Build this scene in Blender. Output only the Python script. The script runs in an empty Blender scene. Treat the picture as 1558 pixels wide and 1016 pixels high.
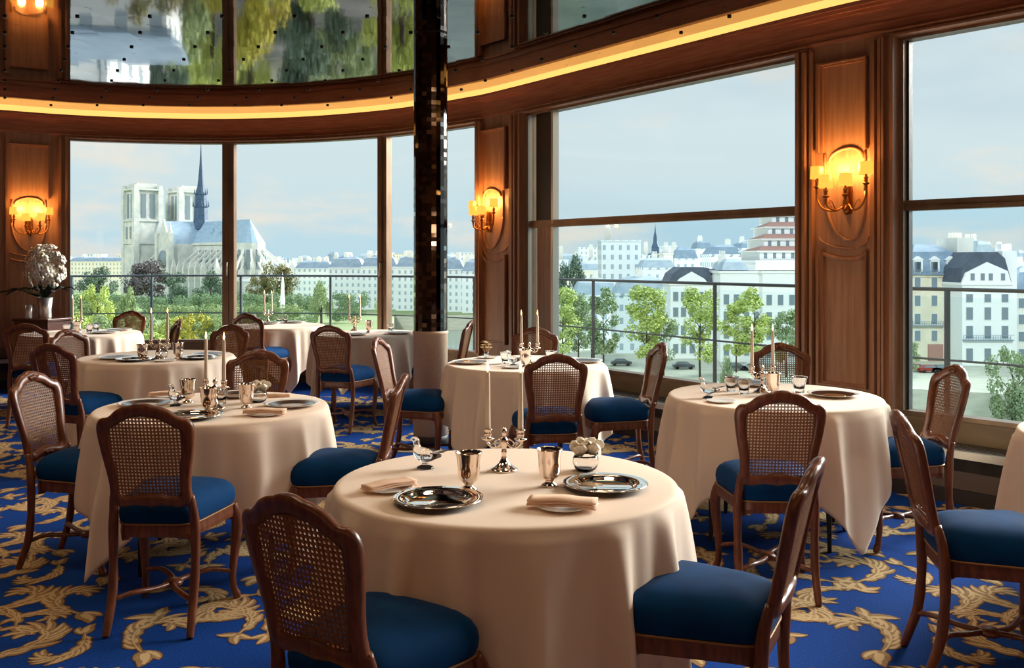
import bpy, math, random
from math import sin, cos, pi, sqrt, atan2, exp
from mathutils import Vector, Matrix
import numpy as np
R = math.radians
F = 1459.0; CZ = 1.503; HY = 396.0; CX = 779.0
scene = bpy.context.scene
col = scene.collection

# ---------------------------------------------------------------- helpers
class MB:
    def __init__(s): s.v = []; s.f = []; s.m = []; s.sm = []
    def add(s, vs, fs, mi=0, smooth=False):
        o = len(s.v); s.v += [tuple(p) for p in vs]
        for f in fs: s.f.append([i + o for i in f]); s.m.append(mi); s.sm.append(smooth)
    def box(s, x0, x1, y0, y1, z0, z1, mi=0, M=None):
        vs = [Vector((x, y, z)) for z in (z0, z1) for y in (y0, y1) for x in (x0, x1)]
        if M: vs = [M @ v for v in vs]
        s.add(vs, [(0,2,3,1),(4,5,7,6),(0,1,5,4),(2,6,7,3),(0,4,6,2),(1,3,7,5)], mi)
    def lathe(s, prof, n=32, c=(0,0,0), mi=0, smooth=True, sx=1, sy=1, wob=None):
        vs = []; fs = []
        for i, (r, z) in enumerate(prof):
            for k in range(n):
                a = 2*pi*k/n
                rr = r if wob is None else r*wob(a, i)
                vs.append((c[0]+rr*cos(a)*sx, c[1]+rr*sin(a)*sy, c[2]+z))
        for i in range(len(prof)-1):
            for k in range(n):
                k2 = (k+1) % n
                fs.append((i*n+k, i*n+k2, (i+1)*n+k2, (i+1)*n+k))
        if prof[0][0] > 1e-5: fs.append(tuple(range(n))[::-1])
        if prof[-1][0] > 1e-5: fs.append(tuple((len(prof)-1)*n+k for k in range(n)))
        s.add(vs, fs, mi, smooth)
    def tube(s, pts, rad, n=8, mi=0, smooth=True, flat=1.0, closed=False):
        pts = [Vector(p) for p in pts]; N = len(pts)
        if not hasattr(rad, '__len__'): rad = [rad]*N
        vs = []; fs = []
        up = Vector((0,0,1)); prev = None
        for i, p in enumerate(pts):
            if closed: t = pts[(i+1) % N]-pts[i-1]
            else: t = pts[min(i+1, N-1)]-pts[max(i-1, 0)]
            t.normalize()
            if prev is None:
                a = up if abs(t.z) < .9 else Vector((0,1,0))
                x = t.cross(a).normalized()
            else:
                x = (prev - t*prev.dot(t)).normalized()
            prev = x; y = t.cross(x)
            for k in range(n):
                a = 2*pi*k/n
                vs.append(p + x*cos(a)*rad[i] + y*sin(a)*rad[i]*flat)
        M_ = N if closed else N-1
        for i in range(M_):
            j = (i+1) % N
            for k in range(n):
                k2 = (k+1) % n
                fs.append((i*n+k, i*n+k2, j*n+k2, j*n+k))
        if not closed:
            fs.append(tuple(range(n))[::-1]); fs.append(tuple((N-1)*n+k for k in range(n)))
        s.add(vs, fs, mi, smooth)
    def prism(s, poly, h0, h1, mi=0, M=None, smooth=False):
        n = len(poly)
        vs = [Vector((x, y, h0)) for x, y in poly]+[Vector((x, y, h1)) for x, y in poly]
        if M: vs = [M @ v for v in vs]
        fs = [tuple(range(n))[::-1], tuple(range(n, 2*n))]+[(i, (i+1) % n, n+(i+1) % n, n+i) for i in range(n)]
        s.add(vs, fs, mi, smooth)
    def mesh(s, name, mats):
        me = bpy.data.meshes.new(name)
        me.from_pydata(s.v, [], s.f)
        for m in (mats if isinstance(mats, (list, tuple)) else [mats]): me.materials.append(m)
        me.polygons.foreach_set('material_index', s.m)
        me.polygons.foreach_set('use_smooth', s.sm)
        me.update()
        import bmesh
        bm = bmesh.new(); bm.from_mesh(me); bmesh.ops.recalc_face_normals(bm, faces=bm.faces); bm.to_mesh(me); bm.free()
        return me
    def build(s, name, mats, parent=None, bevel=0):
        o = bpy.data.objects.new(name, s.mesh(name, mats)); col.objects.link(o)
        if parent: o.parent = parent
        if bevel:
            b = o.modifiers.new('bevel', 'BEVEL'); b.width = bevel; b.segments = 2; b.limit_method = 'ANGLE'
        return o

def tag(o, label=None, cat=None, group=None, kind=None):
    if label: o['label'] = label
    if cat: o['category'] = cat
    if group: o['group'] = group
    if kind: o['kind'] = kind
    return o
def empty(name, loc=(0,0,0), rz=0):
    o = bpy.data.objects.new(name, None); col.objects.link(o)
    o.location = loc; o.rotation_euler = (0,0,rz); o.empty_display_size = .1
    return o
def kids(o): return list(KID.get(o.name, []))
KID = {}
def copy_tree(o, parent=None):
    c = o.copy(); col.objects.link(c)
    if parent: c.parent = parent
    for ch in [x for x in o.children]: copy_tree(ch, c)
    return c
_used = set()
def inst(proto, loc, rz=0, scale=None, label=None, group=None, cat=None):
    """first use moves the prototype itself, later ones copy it with its parts"""
    if proto.name in _used: o = copy_tree(proto)
    else: o = proto; _used.add(proto.name)
    o.location = loc; o.rotation_euler = (0,0,rz)
    if scale is not None: o.scale = scale if hasattr(scale, '__len__') else (scale,)*3
    tag(o, label, cat, group)
    return o
def catmull(P, n=8, closed=False):
    P = [Vector(p) for p in P]; out = []; N = len(P)
    for i in range(N if closed else N-1):
        if closed: a, b, c, d = P[i-1], P[i], P[(i+1) % N], P[(i+2) % N]
        else: a, b, c, d = P[max(i-1, 0)], P[i], P[i+1], P[min(i+2, N-1)]
        for k in range(n):
            t = k/n
            out.append(.5*((2*b)+(c-a)*t+(2*a-5*b+4*c-d)*t*t+(-a+3*b-3*c+d)*t**3))
    if not closed: out.append(P[-1])
    return out
def at(px, py, Y): return Vector(((px-CX)/F*Y, Y, CZ-(py-HY)/F*Y))
def onz(px, py, z):
    Y = (CZ-z)*F/(py-HY); return Vector(((px-CX)/F*Y, Y, z))

# ---------------------------------------------------------------- materials
def newmat(name):
    m = bpy.data.materials.new(name); m.use_nodes = True
    nt = m.node_tree; return m, nt, nt.nodes, nt.links, nt.nodes['Principled BSDF']
def lin(c): return tuple(((x/255)/12.92 if x/255 <= .04045 else ((x/255+.055)/1.055)**2.4) for x in c)+(1,)
def mat(name, rgb, rough=.5, metal=0, noise=0, nscale=(20,20,20), rgb2=None, bump=0, coat=0, sheen=0, spec=None, trans=0, ior=None, sub=0):
    m, nt, N, L, B = newmat(name)
    B.inputs['Base Color'].default_value = lin(rgb); B.inputs['Roughness'].default_value = rough
    B.inputs['Metallic'].default_value = metal
    if coat: B.inputs['Coat Weight'].default_value = coat; B.inputs['Coat Roughness'].default_value = .2
    if sheen: B.inputs['Sheen Weight'].default_value = sheen; B.inputs['Sheen Roughness'].default_value = .35
    if spec is not None: B.inputs['Specular IOR Level'].default_value = spec
    if trans: B.inputs['Transmission Weight'].default_value = trans
    if ior: B.inputs['IOR'].default_value = ior
    tc = N.new('ShaderNodeTexCoord'); mp = N.new('ShaderNodeMapping'); mp.inputs['Scale'].default_value = nscale
    nz = N.new('ShaderNodeTexNoise'); nz.inputs['Scale'].default_value = 1; nz.inputs['Detail'].default_value = 4
    L.new(tc.outputs['Object'], mp.inputs['Vector']); L.new(mp.outputs['Vector'], nz.inputs['Vector'])
    if rgb2:
        mx = N.new('ShaderNodeMix'); mx.data_type = 'RGBA'
        rp = N.new('ShaderNodeMapRange'); rp.inputs['From Min'].default_value = .35; rp.inputs['From Max'].default_value = .65
        L.new(nz.outputs['Fac'], rp.inputs['Value']); L.new(rp.outputs['Result'], mx.inputs['Factor'])
        mx.inputs['A'].default_value = lin(rgb); mx.inputs['B'].default_value = lin(rgb2)
        L.new(mx.outputs['Result'], B.inputs['Base Color'])
    if bump:
        bp = N.new('ShaderNodeBump'); bp.inputs['Strength'].default_value = bump; bp.inputs['Distance'].default_value = .01
        L.new(nz.outputs['Fac'], bp.inputs['Height']); L.new(bp.outputs['Normal'], B.inputs['Normal'])
    return m
def emis(name, rgb, strength):
    m, nt, N, L, B = newmat(name)
    B.inputs['Base Color'].default_value = (0,0,0,1)
    B.inputs['Emission Color'].default_value = lin(rgb); B.inputs['Emission Strength'].default_value = strength
    return m
def glassmat(name, tint, gloss=.06):
    m, nt, N, L, B = newmat(name); N.remove(B)
    t = N.new('ShaderNodeBsdfTransparent'); t.inputs['Color'].default_value = tint
    g = N.new('ShaderNodeBsdfGlossy'); g.inputs['Roughness'].default_value = .0
    lw = N.new('ShaderNodeFresnel'); lw.inputs['IOR'].default_value = 1.12
    mx = N.new('ShaderNodeMixShader'); L.new(lw.outputs[0], mx.inputs[0]); L.new(t.outputs[0], mx.inputs[1]); L.new(g.outputs[0], mx.inputs[2])
    L.new(mx.outputs[0], N['Material Output'].inputs['Surface'])
    return m
M = {}
M['wood_wall'] = mat('panelled_wood', (188,138,104), .45, nscale=(30,30,2.2), rgb2=(166,116,84), coat=.1)
M['wood_trim'] = mat('moulding_wood', (178,126,92), .4, nscale=(30,30,2.2), rgb2=(154,104,74), coat=.15)
M['wood_frieze'] = mat('frieze_wood', (208,134,96), .42, nscale=(4,4,60), rgb2=(186,112,78), coat=.1)  # lighter, redder wood colour stands in for the cove light on the frieze
M['bronze'] = mat('bronze_frame', (150,122,96), .35, .45, nscale=(6,6,2), rgb2=(126,100,78))
M['steelgrey'] = mat('grey_sill', (128,118,98), .45, .2, nscale=(3,3,3), rgb2=(112,100,82))
M['alu'] = mat('pale_metal', (190,180,165), .3, .7)
M['black'] = mat('black_panel', (18,16,16), .4)
M['darkskirt'] = mat('dark_skirting', (38,26,20), .5)
M['chairwood'] = mat('chair_wood', (126,68,36), .36, nscale=(60,60,9), rgb2=(90,44,22), coat=.2)
M['cane'] = mat('woven_cane', (158,104,62), .55, nscale=(90,90,90), rgb2=(122,76,42))
M['velvet'] = mat('blue_velvet', (0,58,108), .8, nscale=(9,9,9), rgb2=(0,50,94), sheen=.04, spec=.12)
M['piping'] = mat('gold_nail_trim', (150,104,58), .45, .3)
M['cloth'] = mat('cream_linen', (244,221,201), .8, nscale=(300,300,300), bump=.04, sheen=.15, spec=.15)
M['napkin'] = mat('napkin_linen', (240,205,180), .85, nscale=(200,200,200), bump=.1, spec=.1)
M['silver'] = mat('polished_silver', (244,234,224), .06, 1)
M['silverwarm'] = mat('silver_beaker', (242,226,212), .13, 1)
M['porcelain'] = mat('white_porcelain', (236,228,220), .2)
M['platedark'] = mat('plate_centre', (70,50,42), .15, .6)
M['plategold'] = mat('plate_gold', (200,140,80), .2, .8)
M['crystal'] = mat('clear_crystal', (250,250,250), .0, trans=1, ior=1.45)
M['wax'] = mat('cream_wax', (240,222,200), .5)
M['flame'] = emis('candle_flame', (255,205,130), 7)
M['petal'] = mat('white_petal', (252,246,236), .7, nscale=(40,40,40), rgb2=(236,222,196))
M['petalgold'] = mat('gold_petal', (215,180,120), .5)
M['leaf'] = mat('dark_leaf', (24,40,22), .45)
M['shade'] = emis('glowing_shade', (255,176,66), 1.5)
M['brass'] = mat('aged_brass', (170,110,55), .3, .9)
M['plaster'] = mat('column_fabric', (205,176,152), .7, nscale=(60,60,60), rgb2=(196,166,142))
M['cove'] = emis('cove_glow', (255,182,96), 1.7)
M['rail'] = mat('rail_steel', (92,112,124), .45, .2)
M['pane'] = glassmat('window_glass', (.97,.99,.99,1))
M['panelow'] = glassmat('tinted_glass', (.90,.965,.985,1))
M['balglass'] = glassmat('balustrade_glass', (.90,.97,.97,1))
M['cabinet'] = mat('console_wood', (78,34,20), .25, coat=.4)

def ceiling_mat():
    m, nt, N, L, B = newmat('lacquered_mirror_ceiling')
    tc = N.new('ShaderNodeTexCoord'); sp = N.new('ShaderNodeSeparateXYZ'); L.new(tc.outputs['Object'], sp.inputs[0])
    def mth(op, a, b=None, c=None):
        n = N.new('ShaderNodeMath'); n.operation = op
        for i, x in enumerate((a, b, c)):
            if x is None: continue
            if isinstance(x, (int, float)): n.inputs[i].default_value = x
            else: L.new(x, n.inputs[i])
        return n.outputs[0]
    S = .52
    x = mth('DIVIDE', sp.outputs[0], S); y = mth('DIVIDE', sp.outputs[1], S)
    row = mth('FLOOR', y); x2 = mth('ADD', x, mth('MULTIPLY', mth('MODULO', row, 2), .5))
    fx = mth('SUBTRACT', mth('FRACT', x2), .5); fy = mth('SUBTRACT', mth('FRACT', y), .5)
    d = mth('SQRT', mth('ADD', mth('MULTIPLY', fx, fx), mth('MULTIPLY', fy, fy)))
    dot = mth('LESS_THAN', d, .026)
    # small mirror tiles .26 m
    cb = N.new('ShaderNodeCombineXYZ')
    L.new(mth('FLOOR', mth('MULTIPLY', x, 2)), cb.inputs[0]); L.new(mth('FLOOR', mth('MULTIPLY', y, 2)), cb.inputs[1])
    wn = N.new('ShaderNodeTexWhiteNoise'); wn.noise_dimensions = '2D'; L.new(cb.outputs[0], wn.inputs['Vector'])
    tone = N.new('ShaderNodeMapRange'); tone.inputs['To Min'].default_value = .20; tone.inputs['To Max'].default_value = .27
    L.new(wn.outputs['Value'], tone.inputs['Value'])
    v = mth('MULTIPLY', tone.outputs[0], mth('SUBTRACT', 1, mth('MULTIPLY', dot, .95)))
    cc = N.new('ShaderNodeCombineColor')
    L.new(mth('MULTIPLY', v, 1.0), cc.inputs[0]); L.new(mth('MULTIPLY', v, .93), cc.inputs[1]); L.new(mth('MULTIPLY', v, .85), cc.inputs[2])
    L.new(cc.outputs[0], B.inputs['Base Color'])
    B.inputs['Metallic'].default_value = 1; B.inputs['Roughness'].default_value = .035
    # tilt per tile
    sb = N.new('ShaderNodeVectorMath'); sb.operation = 'SUBTRACT'; L.new(wn.outputs['Color'], sb.inputs[0]); sb.inputs[1].default_value = (.5,.5,.5)
    sc = N.new('ShaderNodeVectorMath'); sc.operation = 'SCALE'; L.new(sb.outputs[0], sc.inputs[0]); sc.inputs['Scale'].default_value = .003
    nz = N.new('ShaderNodeTexNoise'); nz.inputs['Scale'].default_value = 7; nz.inputs['Detail'].default_value = 2; L.new(tc.outputs['Object'], nz.inputs['Vector'])
    s2 = N.new('ShaderNodeVectorMath'); s2.operation = 'SUBTRACT'; L.new(nz.outputs['Color'], s2.inputs[0]); s2.inputs[1].default_value = (.5,.5,.5)
    s3 = N.new('ShaderNodeVectorMath'); s3.operation = 'SCALE'; L.new(s2.outputs[0], s3.inputs[0]); s3.inputs['Scale'].default_value = .0028
    ge = N.new('ShaderNodeNewGeometry')
    a1 = N.new('ShaderNodeVectorMath'); L.new(ge.outputs['Normal'], a1.inputs[0]); L.new(sc.outputs[0], a1.inputs[1])
    a2 = N.new('ShaderNodeVectorMath'); L.new(a1.outputs[0], a2.inputs[0]); L.new(s3.outputs[0], a2.inputs[1])
    nn = N.new('ShaderNodeVectorMath'); nn.operation = 'NORMALIZE'; L.new(a2.outputs[0], nn.inputs[0])
    L.new(nn.outputs[0], B.inputs['Normal'])
    return m
M['ceiling'] = ceiling_mat()
M['tilemirror'] = mat('dark_mirror_tile', (112,104,98), .05, 1)
M['tilemirror2'] = mat('dark_mirror_tile_b', (78,72,68), .07, 1)
M['tilemirror3'] = mat('mirror_tile_bright', (190,184,176), .08, 1)

# ---------------------------------------------------------------- wall plan
NODES = [(-8.6,8.6),(-7.3,10.6),(-6.11,11.45),(-5.42,11.86),(-4.6,12.12),(-3.59,12.2),(-2.54,12.0),(-1.58,11.56),(-.95,11.1),(-.393,10.58),
         (.114,9.97),(2.128,7.14),(2.69,6.45),(3.156,5.91),(4.25,4.55),(5.2,2.9),(5.8,1.0),(6.0,-3.5)]
SUB = 16
PATH = [Vector((p.x, p.y)) for p in catmull([(a, b, 0) for a, b in NODES], SUB)]
for q in (10, 12):   # the two big flat windows stand in straight stretches of the wall
    for k in range(1, SUB): PATH[q*SUB+k] = Vector(NODES[q]).lerp(Vector(NODES[q+1]), k/SUB)
def W(u):
    t = max(0, min(u*SUB, len(PATH)-1.0001)); i = int(t); f = t-i
    p = PATH[i].lerp(PATH[i+1], f)
    tg = (PATH[min(i+2, len(PATH)-1)]-PATH[max(i-1, 0)]).normalized()
    return p, Vector((tg.y, -tg.x))
def wp(u, d, z):
    p, n = W(u); return Vector((p.x+n.x*d, p.y+n.y*d, z))
def upx(px, d=.10):
    """path parameter at which the wall face stands at a bearing (px)"""
    lo, hi = 0.5, 15.5
    for _ in range(40):
        mid = (lo+hi)/2; p = wp(mid, d, 0)
        if p.y < .2 or p.x/p.y > (px-CX)/F: hi = mid
        else: lo = mid
    return lo
def bent(mb, u0, u1, d0, d1, z0, z1, mi=0, step=.12, dz=None):
    n = max(1, int(math.ceil((u1-u0)/step)))
    vs = []; fs = []
    for i in range(n+1):
        u = u0+(u1-u0)*i/n
        for d, z in ((d0, z0), (d1, z0), (d1, z1), (d0, z1)): vs.append(wp(u, d, z))
    for i in range(n):
        for k in range(4):
            k2 = (k+1) % 4; fs.append((i*4+k, (i+1)*4+k, (i+1)*4+k2, i*4+k2))
    fs += [(0,1,2,3), (n*4+3, n*4+2, n*4+1, n*4)]
    mb.add(vs, fs, mi)
def struct(name, mb, mats, label=None, parent=None, bevel=0):
    o = mb.build(name, mats, parent, bevel)
    if not parent: o['kind'] = 'structure'
    return o
HEAD = 3.0; CEIL = 3.355; SILL = .50
# ---------------------------------------------------------------- room shell
U1a, U1b = upx(103), upx(727)
U2a, U2b = upx(796), upx(1216)
U3a, U3b = upx(1364), 14.2
UMAX = 17.0
room = [wp(i/8, .02, 0) for i in range(0, int(UMAX*8)+1)]
poly = [(p.x, p.y) for p in room] + [(-8.6, -3.5)]
mb = MB(); mb.prism(poly, CEIL, CEIL+.2)
for j in range(-4, 24):      # little dark studs that pin the mirror tiles
    for i in range(-16, 12):
        x, y = (i+.5*(j % 2))*.55, j*.52
        q = wp(upx(CX+F*x/y), .3, 0) if y > 4 else None
        if q is not None and y > q.y: continue
        if abs(x) > 5.4 and y < 5 or x > 3.2 and y > 3.5 or y < -3.3: continue
        mb.lathe([(.015, -.012), (.017, .002)], 8, (x, y, CEIL), 1)
struct('ceiling', mb, [M['ceiling'], M['black']])

# carpet with scrolling acanthus motifs woven in
def carpet():
    M['carpet'] = mat('carpet_blue', (14,62,140), .95, nscale=(120,120,120), rgb2=(10,50,118), bump=.25, spec=.1)
    M['cgold'] = mat('carpet_gold', (156,124,88), .95, nscale=(90,90,90), rgb2=(132,102,70), bump=.2, spec=.1)
    M['clight'] = mat('carpet_light_gold', (192,162,120), .95, nscale=(90,90,90), bump=.2, spec=.1)
    M['cbrown'] = mat('carpet_brown', (84,58,44), .95, nscale=(90,90,90), bump=.2, spec=.1)
    rnd = random.Random(5)
    V = []; Fc = []; Mi = []; cnt = [0]
    def ribbon(pts, wid, lay, mi):
        o = len(V); n = len(pts); cnt[0] += 1; lay += cnt[0]*5e-7
        for i, p in enumerate(pts):
            a = pts[min(i+1, n-1)]; b = pts[max(i-1, 0)]
            tx, ty = a[0]-b[0], a[1]-b[1]; l = sqrt(tx*tx+ty*ty) or 1
            nx, ny = -ty/l, tx/l
            V.append((p[0]+nx*wid[i], p[1]+ny*wid[i], lay+i*7e-6)); V.append((p[0]-nx*wid[i], p[1]-ny*wid[i], lay+i*7e-6))
        for i in range(n-1):
            Fc.append((o+2*i, o+2*i+1, o+2*i+3, o+2*i+2)); Mi.append(mi)
    def leaf(x, y, ang, L_, w, curl):
        n = 7; pts = []; wd = []
        a = ang; px, py = x, y
        for i in range(n+1):
            t = i/n; pts.append((px, py)); wd.append(w*(sin(pi*min(1, .12+t*.88))**.8)*(1 if t < 1 else 0)+.0004)
            a += curl/n; px += cos(a)*L_/n; py += sin(a)*L_/n
        ribbon(pts, [q+.005 for q in wd], .0008, 3)
        ribbon(pts, wd, .0012, 1)
        sh = [(p[0]-sin(ang)*w*.3, p[1]+cos(ang)*w*.3) for p in pts]
        ribbon(sh[1:-1], [q*.38 for q in wd[1:-1]], .0016, 2)
    def scroll(x, y, ang, size, turn, hand):
        # stem that winds up into a spiral, with lobed leaves on its outer side
        n = 30; a = ang; px, py = x, y; pts = []; wd = []; an = []
        for i in range(n+1):
            t = i/n; pts.append((px, py)); an.append(a)
            wd.append(size*(.016+.05*sin(pi*min(1, t*1.15+.05))**1.2*(1-t*.4)))
            k = hand*turn*(.25+2.6*t*t)/n
            a += k; st = size*(2.1*(1-t)**.8+.28)/n
            px += cos(a)*st; py += sin(a)*st
        ribbon(pts, [w+.005 for w in wd], .0010, 3); ribbon(pts, wd, .0014, 1)
        ribbon([(p[0]-sin(b)*w*.35*-hand, p[1]+cos(b)*w*.35*-hand) for p, b, w in zip(pts, an, wd)], [w*.3 for w in wd], .0018, 2)
        leaf(pts[-1][0], pts[-1][1], a, size*.09, size*.045, hand*2.5)
        for i in range(2, n-3, 2):
            t = i/n; l = size*(.44*sin(pi*(t*.9+.08))+.08)*rnd.uniform(.8,1.15)
            leaf(pts[i][0], pts[i][1], an[i]-hand*(.75+.2*rnd.random()), l, size*.062, hand*(.9+.5*rnd.random()))
            if i % 4 == 0 and t < .7:
                leaf(pts[i][0], pts[i][1], an[i]+hand*.7, l*.7, size*.05, -hand*.9)
    TX, TY = 1.04, .88
    for (x, y, a, s, tn, h) in ((.05,.08,.5,.31,5.4,1), (.66,.16,2.3,.30,5.2,-1), (.60,.52,-.3,.31,5.4,1), (.24,.56,2.7,.29,5.0,-1),
                                (.94,.80,3.6,.27,5.0,1), (.36,.34,-1.1,.22,4.6,-1), (.98,.34,1.3,.23,4.8,1), (.50,.86,.2,.24,4.8,-1), (.04,.42,1.9,.20,4.8,1)):
        scroll(x, y, a, s, tn, h)
        leaf(x, y, a+pi, s*.5, s*.10, .8*h); leaf(x, y, a+pi-.7, s*.4, s*.09, -.8*h); leaf(x, y, a+pi+.7, s*.4, s*.09, .9*h)
    tv = np.array(V); tf = np.array(Fc); ti = np.array(Mi)
    AV = []; AF = []; AI = []; off = 0
    for j in range(-1, 13):
        for i in range(-8, 6):
            cx, cy = (i+.5)*TX+(j % 2)*TX*.5, (j+.5)*TY
            if cy < .6 or cx < -.62*cy-1.2 or cx > .62*cy+1.4: continue
            if cy > 10.3+.0*cx or (cx > -.3 and cx/1+cy*.72 > 8.0): continue
            q = tv.copy(); q[:, 0] -= TX/2; q[:, 1] -= TY/2
            if (i+j) % 2: q[:, 0] *= -1
            q[:, 0] += cx; q[:, 1] += cy; q[:, 2] += ((i*7+j*3) % 11)*4e-6
            AV.append(q); AF.append(tf+off); AI.append(ti); off += len(q)
    base = np.array([(p[0], p[1], 0) for p in poly]+[(p[0], p[1], -.2) for p in poly])
    AV.append(base); verts = np.concatenate(AV).tolist()
    faces = np.concatenate(AF).tolist(); mi = np.concatenate(AI).tolist()
    n = len(poly)
    faces.append([off+i for i in range(n)][::-1]); mi.append(0)
    for i in range(n): faces.append([off+i, off+(i+1) % n, off+n+(i+1) % n, off+n+i]); mi.append(0)
    me = bpy.data.meshes.new('floor'); me.from_pydata(verts, [], faces)
    for k in ('carpet', 'cgold', 'clight', 'cbrown'): me.materials.append(M[k])
    me.polygons.foreach_set('material_index', mi); me.update()
    o = bpy.data.objects.new('floor', me); col.objects.link(o); o['kind'] = 'structure'
carpet()

# front wall: apron under windows, piers between, frieze over
mb = MB()
bent(mb, 0, UMAX, -.12, .06, 0, SILL-.03)
for a, b in ((0, U1a-.01), (U1b, U2a), (U2b+.02, U3a), (U3b, UMAX)):
    bent(mb, a, b, -.12, .10, SILL-.03, HEAD)
bent(mb, 0, UMAX, -.12, .10, HEAD, CEIL)
struct('wall_front', mb, M['wood_wall'])
mb = MB()   # frieze and cornice
bent(mb, 0, UMAX, .10, .115, 3.045, 3.20)
bent(mb, 0, UMAX, .10, .135, 3.20, 3.225)
bent(mb, 0, UMAX, .10, .155, 3.225, 3.25)
bent(mb, 0, UMAX, .10, .175, 3.25, 3.277)
bent(mb, 0, UMAX, .10, .130, 3.035, 3.055)
bent(mb, 0, UMAX, .10, .125, 3.10, 3.112)
struct('trim_1', mb, M['wood_frieze'])
mb = MB(); bent(mb, 0, UMAX, .10, .112, 3.277, CEIL-.001)
tag(mb.build('cove_light', M['cove']), 'glowing amber cove light strip running along the top of the curved cornice', 'light')

# architraves round openings
def architrave(mb, ua, ub, right=True, left=True, z0=SILL):
    s = 1/ (W(ua)[0]-W(ua+.01)[0]).length*.01   # u per metre
    for (w0, w1, d) in ((0, .03, .15), (.03, .075, .122), (.075, .095, .158)):
        if left: bent(mb, ua-w1*s, ua-w0*s, .10, d, z0, HEAD+ .0)
        s2 = 1/(W(ub)[0]-W(ub-.01)[0]).length*.01
        if right: bent(mb, ub+w0*s2, ub+w1*s2, .10, d, z0, HEAD+.0)
        bent(mb, ua-w1*s, ub+w1*s2, .10, d, HEAD+w0*.45, HEAD+w1*.45)
mb = MB()
architrave(mb, U1a, U1b); architrave(mb, U2a, U2b); architrave(mb, U3a, U3b)
struct('trim_2', mb, M['wood_trim'])

def panels(mb, pxs, zlo, zhi):
    for a, b in pxs: pass
def vstrip(mb, px0, px1, d, z0, z1, base=.10):
    bent(mb, upx(px0, base), upx(px1, base), base, d, z0, z1)
def framerect(mb, px0, px1, z0, z1, w=.02, d=.118, bottom=True, top=True):
    u0, u1 = upx(px0), upx(px1)
    s = .01/(W(u0)[0]-W(u0+.01)[0]).length
    pts = lambda uu: uu
    for dd, ww in ((d, w), (d+.012, w*.5)):
        bent(mb, u0, u0+ww*s, .10, dd, z0, z1); bent(mb, u1-ww*s, u1, .10, dd, z0, z1)
        if top: bent(mb, u0, u1, .10, dd, z1-ww, z1)
        if bottom: bent(mb, u0, u1, .10, dd, z0, z0+ww)
def curve_on_wall(mb, uc, zc, f, r=.012, d=.105, n=24):
    s = .01/(W(uc)[0]-W(uc+.01)[0]).length
    pts = [wp(uc+f(i/n)[0]*s, d, zc+f(i/n)[1]) for i in range(n+1)]
    mb.tube(pts, r, 8)
PIERS = {}
mb = MB()
for (a, b, pc, zc) in ((1250, 1320, 1284, 2.0), (735, 772, 753.5, 1.98), (22, 82, 46, 1.97), (-330,-60,-170, 1.97)):
    uc = upx(pc); u0, u1 = upx(a), upx(b)
    hw = ((W(u1)[0]-W(u0)[0]).length)/2
    uc = (u0+u1)/2 if pc != 46 else uc
    z_up = zc+.27
    s = .01/(W(uc)[0]-W(uc+.01)[0]).length
    def fr(z0, z1, top, bot):
        for dd, ww in ((.122, .026), (.142, .012)):
            bent(mb, uc-hw*s, uc-(hw-ww)*s, .10, dd, z0, z1); bent(mb, uc+(hw-ww)*s, uc+hw*s, .10, dd, z0, z1)
            if top: bent(mb, uc-hw*s, uc+hw*s, .10, dd, z1-ww, z1)
            if bot: bent(mb, uc-hw*s, uc+hw*s, .10, dd, z0, z0+ww)
    fr(z_up, 2.90, True, False)
    fr(.62, zc-.42, False, True)
    rr = hw*.82
    # arch above, horseshoe round the sconce, dished head of lower panel
    curve_on_wall(mb, uc, zc+.20, lambda t: (-rr*.85*cos(pi*t), .085*sin(pi*t)), .013)
    curve_on_wall(mb, uc, zc-.02, lambda t: (-rr*cos(pi*t), -.34*sin(pi*t)), .013)
    curve_on_wall(mb, uc, zc+.1, lambda t: (-rr, -.12+.28*t), .011, n=3); curve_on_wall(mb, uc, zc+.1, lambda t: (rr, -.12+.28*t), .011, n=3)
    curve_on_wall(mb, uc, zc-.42, lambda t: (-(hw-.01)*cos(pi*t), -.07*sin(pi*t)+.0), .014)
    curve_on_wall(mb, uc, zc-.36, lambda t: (-(hw-.0)*cos(pi*t), -.085*sin(pi*t)+.03), .008)
    PIERS[pc] = (uc, zc)
for p0, p1, d in ((1226, 1230, .15), (1236, 1240, .14), (1328, 1334, .14), (1340, 1344, .15), (779, 783, .14), (8, 14, .14), (88, 92, .14), (730, 732, .14)):
    vstrip(mb, p0, p1, d, SILL-.03, HEAD)
struct('trim_3', mb, M['wood_trim'])

# ledge under the windows
mb = MB()
for a, b in ((0, U1b+.1), (U1b+.1, UMAX)):
    w = .24 if a == 0 else .36
    bent(mb, a, b, .06, w, .30, .335, 0)
    bent(mb, a, b, w, w+.015, .295, .34, 1)
    bent(mb, a, b, .06, w-.07, 0.09, .30, 2)
    bent(mb, a, b, .06, w-.05, 0, .09, 3)
    bent(mb, a, b, w-.12, w-.07, .20, .30, 3)
    for k in range(5 if a else 3):
        bent(mb, a, b, .10+k*.045, .115+k*.045, .335, .338, 3)
struct('trim_4', mb, [M['steelgrey'], M['alu'], mat('enclosure_front', (92,72,60), .6), M['darkskirt']])
mb = MB(); bent(mb, 0, UMAX, .06, .075, .335, SILL-.03); struct('trim_5', mb, mat('sill_panel', (136,112,82), .4, .25, nscale=(1.5,1.5,8), rgb2=(112,90,64)))

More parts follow.
